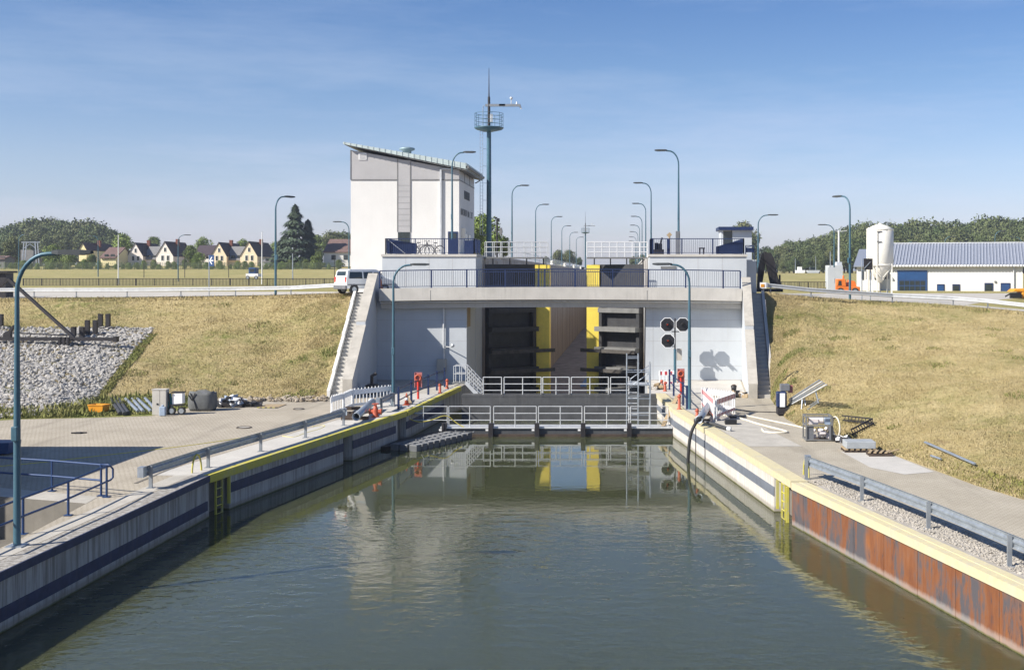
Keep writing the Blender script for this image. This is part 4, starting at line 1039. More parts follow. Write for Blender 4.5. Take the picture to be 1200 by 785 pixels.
for k in range(3):
    y=d0+2.9+k*1.15; MB().box(XR+.002,XR+.035,y,y+.95,ZD(234,d0+4),ZD(224.5,d0+4)).build('window',mat('matt_pane',(.10,.105,.11),.7,spec=.1),cb)
for k in range(2):
    y=d0+3.2+k*2.2; MB().box(XR+.002,XR+.035,y,y+1.5,ZP+.4,ZP+2.0).build('window',M['glass'],cb)
MB().box(XR+.01,XR+.3,d0+1.3,d0+1.7,ZP+1.6,ZP+2.4).build('wall_light',M['cream'],cb)
# lettering on the right-hand side wall (too small to read in the photograph beyond its rhythm)
m=MB(); y=d0+.9
r_=random.Random(3)
for ch_ in 'xxxxxxxx xx x xx':
    if ch_!=' ':
        z=ZD(253.5,d0+3.5); st=r_.randint(0,3)
        m=MB(); m.box(XR+.002,XR+.03,y,y+.08,z,z+.52)
        if st!=1: m.box(XR+.002,XR+.03,y+.08,y+.34,z+.44,z+.52)
        if st!=2: m.box(XR+.002,XR+.03,y+.08,y+.34,z,z+.08)
        if st!=3: m.box(XR+.002,XR+.03,y+.26,y+.34,z+.08,z+.44)
        m.build('letter',M['gate_grey'],cb)
    y+=.46
# ================================================================== RIGHT PLATFORM KIOSK AND SCULPTURE
kd=90.; r=T('kiosk','small white glazed kiosk with a flat navy roof on the right platform','kiosk',P(862,297,kd))
x0,x1=XD(845,kd),XD(881,kd)
MB().box(x0+.95,x1,kd,kd+2.2,ZP-.5,ZD(270,kd)).build('wall',M['panel_white'],r)
MB().box(x0-.02,x0+.06,kd+.02,kd+2.2,ZP,ZD(270,kd)).box(x0,x0+.16,kd,kd+.08,ZP,ZD(270,kd)).box(x0+.85,x0+.95,kd,kd+.08,ZP,ZD(270,kd)).box(x0,x0+.9,kd,kd+.07,ZP,ZP+.35).build('frame',M['panel_white'],r)
MB().box(x0+.16,x0+.84,kd+.03,kd+.05,ZP+.35,ZD(271,kd)).build('window',M['glass'],r)
MB().prism([(x0-.2,kd-.35,ZD(270,kd)),(x1+.1,kd-.35,ZD(270,kd)),(x1+.1,kd-.35,ZD(266,kd)),(x0-.2,kd-.35,ZD(266,kd))],(0,3,0)).build('roof',M['navy'],r)
r=T('platform_bench','small dark bench standing on the right platform','bench',(XD(822,82),82,ZP))
MB().box(XD(819,82),XD(826,82),81.8,82.2,ZP+.42,ZP+.5).build('seat',M['steel_dark'],r)
for s in(820,824.5): MB().box(XD(s,82)-.04,XD(s,82)+.04,81.85,82.15,ZP,ZP+.42).build('leg',M['steel_dark'],r)
m=MB().box(XD(792,88),XD(797,88),88,88.4,ZP,ZD(271,88)); m.box(XD(794,88),XD(796,88),87.97,87.999,ZD(280,88),ZD(273,88)); m.build('switch_cabinet',M['greyplastic'],label='tall grey switch cabinet behind the railing of the right platform',cat='cabinet')
r=T('gate_machinery','dark gate drive machinery behind the left end of the right platform railing','machine',(XD(772,81),81,ZP))
MB().box(XD(766,81),XD(778,81),80.7,81.4,ZP,ZP+.35).build('bed',M['steel_dark'],r)
MB().tube([(XD(769,81),81,ZP+.35),(XD(769,81),81,ZP+.8)],.12,8).box(XD(771,81),XD(776,81),80.8,81.3,ZP+.35,ZP+.75).tube([(XD(774,81),81,ZP+.75),(XD(776,81),81,ZP+1.15)],.06,6).build('motor',M['black'],r)
m=MB(); b=V((XD(784.5,83),83,ZP)); m.tube([b,b+V((0,0,1.35))],.06,8); m.beam(b+V((-.12,0,1.3)),b+V((.1,0,1.5)),.08,.25); m.build('winch_post',M['wood'],label='pale post with a slanted head standing behind the right platform railing',cat='post')
sd=84.; r=T('old_gate_sculpture','black leaning pair of steel plates shaped like a pointed arch beside the right platform','sculpture',P(902,341,sd))
def leg(xa0,xa1,xb0,xb1,yb,d0_,d1_):
    pts=[P(xa0,297,sd),P(xa1,295,sd),P(xb1,yb,sd),P(xb0,yb,sd)]
    return MB().prism([p+V((0,d0_,0)) for p in pts],(0,d1_,0))
m=MB(); pts=[P(892.5,297,sd),P(898,294.8,sd),P(898.5,302,sd),P(892,341,sd),P(887.5,341,sd),P(888.6,315,sd)]; m.prism(pts,(0,.5,0)); m.build('left_plate',M['black'],r)
m=MB(); pts=[P(896,295.4,sd-.52),P(904,297,sd-.52),P(907,303,sd-.52),P(914.5,337,sd-.52),P(904,337,sd-.52),P(897,304,sd-.52)]; m.prism(pts,(0,.45,0)); m.build('right_plate',M['steel_dark'],r)
MB().box(XD(886,sd),XD(916.5,sd),sd-.5,sd+1.6,ZD(342,sd),ZD(338.5,sd)).build('base',M['steel_dark'],r)
MB().box(XD(912.5,sd),XD(914.6,sd),sd-.1,sd,ZD(339,sd),ZD(322,sd)).build('end_post',M['black'],r)
# ================================================================== WHITE VAN
def wheel(parent,c,rad,wid,axis):
    c=V(c); a=V(axis).normalized()
    ty=MB().tube([c-a*wid/2,c-a*wid*.4,c+a*wid*.4,c+a*wid/2],[rad*.9,rad,rad,rad*.9],20).build('tyre',M['rubber'],parent)
    MB().tube([c-a*(wid/2+.008),c+a*(wid/2+.008)],rad*.62,16).build('rim',M['galv'],ty)
def car_van(loc,rz,label):
    r=T('parked_van',label,'van',(0,0,0))
    # x forward; side profile
    prof=[(-1.95,.35),(-2.02,.75),(-1.98,1.15),(-1.86,1.72),(-1.6,1.83),(.55,1.83),(.85,1.76),(1.38,1.18),(2.0,1.02),(2.12,.78),(2.12,.35)]
    wy=.86
    rows=[]
    for y,k in((-wy,.0),(-wy*.97,.0),(wy*.97,0),(wy,0)):
        rows.append(y)
    m=MB(); n=len(prof)
    L=[V((x,-wy+ (max(0,z-1.05)*.16),z)) for x,z in prof]; Rr=[V((x,wy-(max(0,z-1.05)*.16),z)) for x,z in prof]
    m.add(L+Rr,[tuple(range(n)),tuple(range(2*n-1,n-1,-1))]+[(i,(i+1)%n,(i+1)%n+n,i+n) for i in range(n)])
    m.build('body',M['carwhite'],r,bevel=.05)
    for s in(-1,1):
        def wn(x0,x1,x2,x3,z0,z1):
            y0=wy-(z0-1.05)*.16+.004; y1=wy-(z1-1.05)*.16+.004
            MB().prism([(x0,s*y0,z0),(x1,s*y0,z0),(x2,s*y1,z1),(x3,s*y1,z1)],(0,s*.006,0)).build('side_window',M['glass'],r)
        wn(-1.78,-.62,-.62,-1.68,1.12,1.62); wn(-.50,.32,.28,-.50,1.12,1.62); wn(.42,1.18,.80,.40,1.12,1.60)
        MB().box(-1.9,2.0,s*(wy+.001) if s>0 else -wy-.02,s*(wy+.02) if s>0 else -wy-.001,.62,.70).build('rub_strip',M['greyplastic'],r)
        for x in(-1.35,1.35):
            MB().tube([(x,s*(wy-.12),.34),(x,s*(wy+.006),.34)],.38,18).build('wheel_arch',M['black'],r)
            wheel(r,(x,s*(wy-.08),.31),.31,.2,(0,1,0))
        MB().box(2.02,2.14,s*.55-.14,s*.55+.14,.80,.98).build('headlight',M['glass'],r)
        MB().box(-2.03,-1.93,s*.72-.07,s*.72+.07,.85,1.25).build('tail_lamp',M['red'],r)
    MB().prism([(-1.955,-.66,1.18),(-1.955,.66,1.18),(-1.875,.6,1.66),(-1.875,-.6,1.66)],(-.012,0,0)).build('rear_window',M['glass'],r)
    MB().prism([(1.36,-.7,1.23),(1.36,.7,1.23),(.90,.62,1.72),(.90,-.62,1.72)],(.012,0,.01)).build('windscreen',M['glass'],r)
    MB().box(-2.10,-1.9,-.84,.84,.32,.62).build('rear_bumper',M['greyplastic'],r,bevel=.04)
    MB().box(2.0,2.18,-.84,.84,.30,.62).build('front_bumper',M['greyplastic'],r,bevel=.04)
    r.location=loc; r.rotation_euler=(0,0,rz); return r
vn=car_van(V((-17.1,78.15,5.36)),R(45),'white compact van parked at the left end of the bridge'); vn.scale=(.85,.85,.85)
m=MB(); b=V((XD(446,76.5),76.5,5.66)); m.lathe(b,[(.2,0),(.2,.04),(.13,.05),(.05,.62),(.04,.64)],12); m.build('traffic_cone',M['orange'],label='orange cone at the left end of the bridge railing',cat='cone')
# blue pickup far behind the fence
pk=T('blue_pickup','small blue flatbed truck parked on the meadow far behind the left fence','truck',P(294,328,150))
b=P(294,327.5,150)
MB().box(b.x-.4,b.x+.75,b.y,b.y+1.7,b.z+.9,b.z+1.9).box(b.x-.4,b.x+.75,b.y+.003,b.y+1.697,b.z+.5,b.z+.9).build('cab',M['blue'],pk,bevel=.1)
MB().box(b.x-.15,b.x+.55,b.y-.02,b.y-.004,b.z+1.2,b.z+1.7).build('side_window',M['glass'],pk)
MB().box(b.x-.8,b.x+1.15,b.y-.05,b.y+1.75,b.z+.45,b.z+.95).build('flat_bed',M['rail_white'],pk)
for x in(-.5,.85): wheel(pk,(b.x+x,b.y,b.z+.3),.3,.2,(0,1,0))
pk.scale=(.78,.78,.78)
# ================================================================== BICYCLES ON THE LEFT PLATFORM
def bike(loc,rz,label):
    r=T('bicycle',label,'bicycle',(0,0,0))
    for x in(-.52,.52):
        w_=MB().ring((x,0,.34),.33,.022,(0,1,0),22,6).build('wheel',M['rubber'],r)
        m=MB()
        for k in range(8): a=math.pi*k/8; m.tube([(x-.32*math.cos(a),0,.34-.32*math.sin(a)),(x+.32*math.cos(a),0,.34+.32*math.sin(a))],.004,4)
        m.build('spokes',M['steel_rail'],w_)
        MB().ring((x,0,.34),.38,.018,(0,1,0),12,5,R(-20) ,R(130)).build('mudguard',M['steel_dark'],r)
    m=MB(); bb=(-.05,0,.30); st=(-.2,0,.82); hd=(.36,0,.85); 
    for a,c in((bb,st),(bb,hd),((-.17,0,.72),(.35,0,.76)),((-.52,0,.34),bb),((-.52,0,.34),(-.17,0,.7)),((.36,0,.88),(.52,0,.34))): m.tube([a,c],.018,6)
    m.build('frame',M['steel_dark'],r)
    MB().box(-.34,-.08,-.07,.07,.86,.92).build('saddle',M['black'],r,bevel=.02)
    MB().tube([(.36,0,.88),(.33,0,1.02),(.30,-.27,1.04),(.2,-.3,1.02)],.014,6).tube([(.33,0,1.02),(.30,.27,1.04),(.2,.3,1.02)],.014,6).build('handlebar',M['steel_dark'],r)
    r.location=loc; r.rotation_euler=(0,0,rz)
bike(V((XD(494,84),84,ZP)),R(15),'left bicycle of the two parked against the control building')
bike(V((XD(507,84.6),84.6,ZP)),R(-170),'right bicycle of the two parked against the control building')
# ================================================================== HALL, SILO, TRUCK ON THE RIGHT
hd=140.; hx0,hx1=XD(1036,hd),XD(1198,hd); zb=3.9; ze=ZD(311.5,hd); zrg=ZD(287.5,hd+7)
hl=T('white_hall','long white hall with a grey-blue metal roof and blue doors','hall',((hx0+hx1)/2,hd,zb))
MB().prism([(hx0,hd,zb),(hx0,hd,ze),(hx0,hd+7,zrg-.12),(hx0,hd+14,ze),(hx0,hd+14,zb)],(hx1-hx0,0,0)).build('wall',M['white_wall'],hl)
def roofmat():
    m,nt,bs=newmat('standing_seam_roof'); bs.inputs['Base Color'].default_value=(.26,.285,.34,1); bs.inputs['Metallic'].default_value=.25; bs.inputs['Roughness'].default_value=.45; return m
rmt=roofmat()
rf=MB().prism([(hx0-.35,hd-.55,ze-.06),(hx0-.35,hd+7,zrg+.06),(hx0-.35,hd+7,zrg+.22),(hx0-.35,hd-.55,ze+.1)],(hx1-hx0+.7,0,0)).prism([(hx0-.35,hd+7.003,zrg+.06),(hx0-.35,hd+14.5,ze-.06),(hx0-.35,hd+14.5,ze+.1),(hx0-.35,hd+7.003,zrg+.22)],(hx1-hx0+.7,0,0)).build('roof',rmt,hl)
m=MB(); n=46
for k in range(n+1):
    x=lerp(hx0-.33,hx1+.33,k/n); m.beam((x,hd-.56,ze+.13),(x,hd+7,zrg+.25),.12,.09)
m.build('roof_ribs',mat('roof_rib',(.40,.42,.47),.45,.2),rf)
m=MB()
for k in range(n):
    x=lerp(hx0-.33,hx1+.33,(k+.5)/n); m.box(x-.13,x+.13,hd-.62,hd-.56,ze-.10,ze+.10)
m.build('eaves_trim',M['white'],rf)
MB().beam((hx0-.35,hd+7,zrg+.28),(hx1+.35,hd+7,zrg+.28),.3,.12).build('ridge_cap',M['steel_rail'],rf)
gx0,gx1=XD(1056.5,hd),XD(1091,hd); gd=MB().box(gx0,gx1,hd-.06,hd-.004,zb,ZD(317,hd)).build('garage_door',M['signblue'],hl)
MB().box(gx0+.15,gx1-.15,hd-.075,hd-.061,ZD(327.5,hd),ZD(319,hd)).build('upper_panel',M['blue'],gd)
m=MB()
for i in range(5):
    for j in range(2):
        x=lerp(gx0+.2,gx1-.2,i/5); z=lerp(ZD(341,hd),ZD(328.5,hd),j/2); m.box(x+.04,x+(gx1-gx0-.4)/5-.04,hd-.08,hd-.061,z+.05,z+.55)
m.build('door_panes',M['glass'],gd)
def hw(a,b,t,u,mt,name='window'):
    f=MB().box(XD(a,hd),XD(b,hd),hd-.09,hd-.004,ZD(u,hd),ZD(t,hd)).build(name,M['navy'],hl)
    MB().box(XD(a+1,hd),XD(b-1,hd),hd-.105,hd-.091,ZD(u-1,hd),ZD(t+1.5,hd)).build('pane',mt,f)
hw(1102,1110.5,333,343,M['blue'],'door'); hw(1119.5,1128,333,343.2,M['glass']); hw(1155.5,1165,331.5,344,M['glass']); hw(1173.5,1184,331.5,343.8,M['signblue']); hw(1013,1025,317,327,M['glass']) if False else None
hw(1040,1047,317,327,M['glass'])
MB().tube([(XD(1188,hd),hd-.15,zb),(XD(1188,hd),hd-.15,ze-.1)],.07,8).build('downpipe',M['steel_rail'],hl)
MB().box(XD(1166.5,hd),XD(1168.5,hd),hd-.15,hd-.003,ZD(331,hd),ZD(329,hd)).build('wall_light',M['gate_grey'],hl)
# low left wing of the hall behind the silo
ax0,ax1=XD(1008,hd),hx0-.02
an=T('hall_annex','white annex with dark windows behind the silo legs','annex',((ax0+ax1)/2,hd,zb))
MB().prism([(ax0,hd+.3,zb),(ax0,hd+.3,ze-.1),(ax0,hd+7,zrg-.6),(ax0,hd+12,ze-.1),(ax0,hd+12,zb)],(ax1-ax0,0,0)).build('wall',M['white_wall'],an)
MB().prism([(ax0-.3,hd-.2,ze-.12),(ax0-.3,hd+7,zrg-.6),(ax0-.3,hd+7,zrg-.45),(ax0-.3,hd-.2,ze+.03)],(ax1-ax0+.3,0,0)).build('roof',rmt,an)
for a,b in((1013.5,1016),(1019,1025.5),(1029,1035)): MB().box(XD(a,hd),XD(b,hd),hd+.2,hd+.296,ZD(327.5,hd),ZD(317.5,hd)).build('window',M['glass'],an)
hl.rotation_euler=(0,0,R(-16)); hl.location.x-=.35; an.rotation_euler=(0,0,R(-16)); an.location.x-=.2; an.location.y+=1.2
# silo
sd=118.; cx=XD(1031.3,sd); rs=(XD(1047,sd)-XD(1016,sd))/2
si=T('cement_silo','cream white silo with a conical outlet on four legs','silo',(cx,sd,4.2))
zt,zc,zk=ZD(268.5,sd),ZD(311,sd),ZD(331.5,sd)
MB().lathe((cx,sd,0),[(.08,zk),(.16,zk+.05),(rs,zc),(rs,zt),(rs*.55,zt+.32),(.18,zt+.48),(.18,zt+.56)],32).build('tank',M['cream'],si)
MB().lathe((cx,sd,0),[(rs+.025,zc-.06),(rs+.025,zc+.1)],32).lathe((cx,sd,0),[(rs+.025,zt-.12),(rs+.025,zt+.02)],32).build('hoop',M['cream'],si)
for sx,sy in((-1,-1),(1,-1),(-1,1),(1,1)):
    x=cx+sx*rs*.72; y=sd+sy*rs*.72; MB().box(x-.07,x+.07,y-.07,y+.07,4.0,zc+.15).build('leg',M['cream'],si)
MB().beam((cx-rs*.7,sd-rs*.75,zc-.2),(cx+rs*.1,sd-rs*.75,zk+.3),.07,.07).beam((cx+rs*.7,sd-rs*.75,zc-.2),(cx-rs*.1,sd-rs*.75,zk+.3),.07,.07).build('brace',M['cream'],si)
MB().tube([(cx-rs*1.02,sd-.4,4.2),(cx-rs*1.02,sd-.4,zt-.2),(cx-rs*.9,sd-.3,zt+.1)],.07,8).tube([(cx-rs*.42,sd-rs*.98,4.2),(cx-rs*.42,sd-rs*.98,zt-.3)],.05,8).build('fill_pipe',M['cream'],si)
m=MB(); 
for k in range(2): m.box(cx-rs*.45,cx-rs*.1,sd-rs*1.05,sd-rs*.93,zt-.3-k*1.0,zt-.22-k*1.0)
m.build('pipe_clamp',M['gate_grey'],si)
MB().tube([(cx,sd,zk+.1),(cx,sd,4.2)],.06,8).build('outlet_hose',M['gate_grey'],si)
# orange municipal truck and grey cabinet
td=128.; ot=T('orange_truck','orange utility truck parked between the grey cabinet and the silo','truck',P(992,337,td))
MB().box(XD(979.5,td),XD(1008,td),td,td+2.0,ZD(336.5,td),ZD(330.5,td)).build('body',M['orange'],ot,bevel=.06)
cab=MB().prism([P(980,330.4,td),P(992,330.4,td),P(991,321.5,td),P(981.5,321.5,td)],(0,1.9,0)).build('cab',M['orange'],ot,bevel=.06)
MB().prism([P(982,329,td-.01),P(986.5,329,td-.01),P(986,323.5,td-.01),P(983,323.5,td-.01)],(0,.008,0)).build('window',M['glass'],cab)
MB().prism([P(993,330.4,td+.3),P(1004,330.4,td+.3),P(1002,324,td+.3),P(995,322.5,td+.3)],(0,1.3,0)).tube([P(988,321.5,td+1),P(988.5,317.5,td+1)],.1,8).build('hopper',M['orange'],ot)
ot.location.z-=.5
for px in(985,1002): wheel(ot,P(px,336,td),.38,.25,(0,1,0))
m=MB().box(XD(970,125),XD(979,125),125,126,4.6,ZD(313.5,125)); m.box(XD(976.5,125),XD(978,125),124.97,124.998,ZD(331,125),ZD(326,125)); m.build('grey_cabinet',M['greyplastic'] if False else M['panel_white'],label='tall pale grey cabinet beside the orange truck',cat='cabinet',bevel=.02)
# yellow machine at the right edge
yd=96.; ym=T('yellow_machine','yellow construction machine half out of view at the right edge','machine',P(1190,347,yd))
MB().prism([P(1186,342,yd),P(1212,342,yd),P(1212,338,yd),P(1190,338.5,yd)],(0,1.4,0)).prism([P(1197,350,yd),P(1215,350,yd),P(1215,342.2,yd),P(1198,342.2,yd)],(0,1.4,0)).build('body',M['orange_plastic'],ym,bevel=.05)
MB().tube([P(1178,347.5,yd-.1),P(1184,344,yd-.1),P(1196,343.5,yd-.1)],.06,6).box(XD(1183,yd),XD(1196,yd),yd-.3,yd,ZD(349.5,yd),ZD(344,yd)).build('towbar',M['black'],ym)
wheel(ym,P(1206,350,yd-.05),.35,.25,(0,1,0))
# white mast with antenna and grey boat superstructure behind the fence
wm=T('pale_mast','pale mast with cross arm rising from a grey deckhouse behind the right fence','mast',P(983,331,165))
x=XD(983,165); MB().tube([(x,165,5),(x,165,ZD(270.5,165))],[.17,.11],10).build('post',M['rail_white'],wm)
MB().beam((x-.3,165,ZD(271.5,165)),(x+1.1,165,ZD(270.6,165)),.06,.06).build('cross_arm',M['rail_white'],wm)
MB().box(XD(970,165),XD(986,165),164,167,4.6,ZD(311,165)).box(XD(980,165),XD(986,165),164.5,166.5,ZD(310.98,165),ZD(307,165)).build('deckhouse',M['panel_white'],wm)
b0=P(973,326,150); pole(973,331,295,150,'thin lamp pole just left of the pale mast behind the right fence',M['galv'],.07,'thin_pole')
for px,py,d in((932,303,230),(956,300,240),(1001,313,230)): pole(px,318,py,d,'thin pole standing before the wood, %s'%('left of the dark wood gap' if px==932 else 'middle one left of the pale mast' if px==956 else 'right of the pale mast'),M['galv'],.07,'thin_pole')
for px,pw,py,lb,c in((938,8,313.5,'white boat with low cabin moored beyond the right fence, left of two',M['white']),(953,11,315.5,'pale grey boat moored beyond the right fence, right of two',M['panel_white'])):
    d=215.; b=P(px,320,d); r=T('moored_boat',lb,'boat',b); L=pw*d/K
    MB().prism([b+V((-L*.6,0,.0)),b+V((L*.6,0,0)),b+V((L*.75,0,.5)),b+V((-L*.6,0,.5))],(0,1.6,0)).build('hull',c,r)
    MB().box(b.x-L*.3,b.x+L*.25,b.y+.2,b.y+1.3,b.z+.5,b.z+1.1).build('cabin',M['glass'] if px==953 else M['white'],r)
# ================================================================== FENCES
def dark_fence(label,xa,xb,d,zb,h,sp,mt):
    r=T('meadow_fence',label,'fence',(xa,d,zb)); n=int((xb-xa)/sp)
    for i in range(n+1):
        x=lerp(xa,xb,i/n); MB().box(x-.04,x+.04,d-.04,d+.04,zb,zb+h).build('post',mt,r)
    MB().beam((xa,d,zb+h),(xb,d,zb+h),.08,.07).beam((xa,d,zb+.12),(xb,d,zb+.12),.05,.05).build('rail',mt,r)
    m=MB(); k=int((xb-xa)/.18)
    for i in range(k): x=lerp(xa,xb,(i+.5)/k); m.box(x-.03,x+.03,d-.02,d+.02,zb+.12,zb+h)
    m.build('bars',mt,r)
    return r
fd=152.; dark_fence('long dark metal railing across the left meadow behind the road',XD(27,fd),XD(402,fd),fd,5.12,1.0,2.3,M['steel_dark'])
dark_fence('dark metal railing across the right meadow beyond the sculpture',XD(915,fd),XD(969,fd),fd,4.75,.95,1.1,M['steel_dark'])
def wire_fence(label,xa,xb,d,zb,h):
    r=T('wire_fence',label,'fence',(xa,d,zb)); n=int((xb-xa)/2.6)
    for i in range(n+1):
        x=lerp(xa,xb,i/n); MB().box(x-.05,x+.05,d-.05,d+.05,zb,zb+h).build('post',mat('fence_green',(.10,.13,.07),.6),r)
    m=MB()
    for k in range(9): m.beam((xa,d,zb+h*(k+.5)/9),(xb,d,zb+h*(k+.5)/9),.02,.04)
    for k in range(int((xb-xa)/.4)): x=xa+.4*k; m.beam((x,d+.03,zb),(x,d+.03,zb+h),.035,.02)
    m.build('wires',mat('fence_green',(.10,.13,.07),.6),r)
wd_=243.; wire_fence('pale green wire fence below the houses across the left meadow',XD(-40,wd_),XD(400,wd_),wd_,7.7,1.5)
# ================================================================== HOUSES
def house(label,px0,px1,pyb,pye,pya,d,depth,wallm,roofm,win=((.3,.15,.14,.22),(.62,.15,.14,.22),(.46,.55,.12,.18)),apx=None,chim=True,name='house'):
    x0,x1=XD(px0,d),XD(px1,d); zb,ze_,za=ZD(pyb,d)-.6,ZD(pye,d),ZD(pya,d); xm=XD(apx,d) if apx else (x0+x1)/2
    r=T(name,label,'house',((x0+x1)/2,d,zb))
    MB().prism([(x0,d,zb),(x1,d,zb),(x1,d,ze_),(xm,d,za),(x0,d,ze_)],(0,depth,0)).build('wall',wallm,r)
    o=.14
    rm=MB()
    for (xe,ze2) in((x0-o*.6,ze_-o*.6*(za-ze_)/max(.1,(xm-x0))),(x1+o*.6,ze_-o*.6*(za-ze_)/max(.1,(x1-xm)))):
        rm.prism([(xe,d-o,ze2),(xm,d-o,za+.02),(xm,d-o,za+.15),(xe,d-o,ze2+.13)],(0,depth+2*o,0))
    rf=rm.build('roof',roofm,r)
    if chim: MB().box(xm+.3,xm+.95,d+depth*.45,d+depth*.45+.7,za-.8,za+.75).build('chimney',M['brick_red'],rf)
    for (u,v,w_,h_) in win:
        H_=za-ZD(pyb,d); W_=x1-x0
        f=MB().box(x0+W_*u-.06,x0+W_*(u+w_)+.06,d-.05,d-.003,ZD(pyb,d)+H_*v-.06,ZD(pyb,d)+H_*(v+h_)+.06).build('window',M['white'],r)
        MB().box(x0+W_*u,x0+W_*(u+w_),d-.06,d-.051,ZD(pyb,d)+H_*v,ZD(pyb,d)+H_*(v+h_)).build('pane',M['glass'],f)
    return r
def lowblock(label,px0,px1,pyb,pye,pyr,d,depth,wallm,roofm,name='house_annex'):
    x0,x1=XD(px0,d),XD(px1,d); zb,ze_,zr2=ZD(pyb,d)-.6,ZD(pye,d),ZD(pyr,d+depth/2)
    r=T(name,label,'house',((x0+x1)/2,d,zb))
    MB().prism([(x0,d,zb),(x0,d,ze_),(x0,d+depth/2,zr2-.05),(x0,d+depth,ze_),(x0,d+depth,zb)],(x1-x0,0,0)).build('wall',wallm,r)
    MB().prism([(x0-.1,d-.35,ze_-.15),(x0-.1,d+depth/2,zr2),(x0-.1,d+depth/2,zr2+.22),(x0-.1,d-.35,ze_+.08)],(x1-x0+.2,0,0)).prism([(x0-.1,d+depth/2+.003,zr2),(x0-.1,d+depth+.35,ze_-.15),(x0-.1,d+depth+.35,ze_+.08),(x0-.1,d+depth/2+.003,zr2+.22)],(x1-x0+.2,0,0)).build('roof',roofm,r)
    for k in range(2):
        x=lerp(x0,x1,.25+.4*k); MB().box(x,x+.9,d-.05,d-.003,ZD(pyb,d)+.8,ZD(pyb,d)+1.8).build('window',M['glass'],r)
    return r
hd_=258.
house('yellow gabled house with a dark red roof between trees',92.5,101.5,303,293,285,hd_,14,M['render_yellow'],M['roof_dark'],win=((.4,.3,.25,.2),))
lowblock('small yellow cottage with a brown roof in front of the dark red roofed house',118,136,308,302,291,hd_-6,9,M['render_yellow'],M['roof_brown'],'house')
house('beige gabled house, left of the first pair',149.5,167.5,309,300,285,hd_,12,M['render_beige'],M['roof_dark'])
lowblock('low grey roofed link between the first pair of beige gabled houses',168,184.5,309,303.5,290,hd_+1.5,7,M['render_beige'],M['roof_grey'])
house('beige gabled house, right of the first pair',183,203,309,300,283.5,hd_,12,M['render_beige'],M['roof_dark'])
lowblock('house with a long dark red roof behind the round bushes',226,250,307,300,288.5,hd_+40,10,M['render_beige'],M['roof_dark'],'house')
house('peach gabled house, left of the second pair',247.3,265.5,309,300,284.5,hd_,13,M['render_peach'],M['roof_dark'])
lowblock('low grey roofed link between the second pair of peach gabled houses',266,285,309,304.5,290,hd_+1.5,7,M['render_peach'],M['roof_grey'])
house('peach gabled house, right of the second pair',281.5,301.5,309,300,283.5,hd_,14,M['render_peach'],M['roof_dark'])
lowblock('small white garage right of the last peach gabled house',308,320,312.5,306.5,304.8,hd_-6,4,M['white_wall'],M['roof_grey'],'garage')
lowblock('white two-storey house with a brown roof beside the control building',379.5,415,309,295.5,281.5,hd_-4,11,M['white_wall'],M['roof_brown'],'house')
lowblock('low dark roofed shed at the far left edge',-8,6,311,303,301,hd_-8,4,M['roof_grey'],M['roof_brown'],'shed')
gs=T('transformer_tower','pale lattice transformer station among the trees at the far left','tower',P(34,313,255))
m=MB(); 
for px in(26,29,43,46): a=P(px,314,255); m.beam(a,P(px+(2 if px<36 else -2),283,255),.16,.16)
m.beam(P(25,284,255),P(47,284,255),.16,.16); m.beam(P(28,291,255),P(35,286,255),.1,.1); m.beam(P(35,286,255),P(42,291,255),.1,.1); m.build('lattice_frame',M['galv'],gs)
MB().box(XD(27,257),XD(44,257),256,259,ZD(314,257),ZD(293,257)).build('transformer_house',M['roof_grey'],gs)
# ================================================================== TREES
def crown_mesh(name,lobes,n,leaf,mt,seed,flat=.55,shell=.6):
    r=np.random.default_rng(seed); L=np.array(lobes); w=L[:,3]**2; idx=r.choice(len(L),n,p=w/w.sum())
    d=r.normal(size=(n,3)); d/=np.linalg.norm(d,axis=1)[:,None]
    rad=(shell+(1-shell)*r.random(n)**.5)*(1+.16*r.normal(size=n))
    c=L[idx,:3]+d*(L[idx,3]*rad)[:,None]*np.array([1,1,.85])
    nrm=d*.7+r.normal(size=(n,3))*.6; nrm/=np.linalg.norm(nrm,axis=1)[:,None]
    t=np.cross(nrm,r.normal(size=(n,3))); t/=np.linalg.norm(t,axis=1)[:,None]; b=np.cross(nrm,t)
    s=leaf*(.5+r.random(n))[:,None]
    vs=np.empty((n*4,3)); vs[0::4]=c-t*s; vs[1::4]=c-b*s*flat; vs[2::4]=c+t*s; vs[3::4]=c+b*s*flat
    me=bpy.data.meshes.new(name); me.from_pydata(vs.tolist(),[],np.arange(n*4).reshape(-1,4).tolist()); me.materials.append(mt); return me
def broadleaf(name,h,wd,seed,mt,n=6500,leaf=.30,low=.12):
    rr=random.Random(seed); lobes=[]
    for k in range(18):
        a=rr.random()*6.28; u=rr.random(); z=h*(low+.12+(.86-low-.12)*u); e=math.sin(math.pi*min(1,max(.12,(u*.85+.12))))
        q=wd*.5*e*(.35+.55*rr.random()); lobes.append((q*math.cos(a),q*math.sin(a),z,wd*(.14+.11*rr.random())))
    lobes.append((0,0,h*.86,wd*.2)); lobes.append((0,0,h*.55,wd*.3))
    r=T(name,None,'tree',(0,0,0))
    o=bpy.data.objects.new('crown',crown_mesh('crown',lobes,n,leaf,mt,seed)); COL.objects.link(o); o.parent=r
    m=MB().tube([(0,0,-.5),(.1,0,h*.25),(0,.1,h*.6)],[h*.028,h*.022,h*.008],8)
    for k in range(6):
        x,y,z,q=lobes[k]; m.tube([(0,0,h*(.22+.05*k)),(x*.5,y*.5,lerp(h*(.22+.05*k),z,.55)),(x,y,z)],[h*.012,h*.008,h*.003],6)
    m.build('trunk',M['bark'],r)
    return r
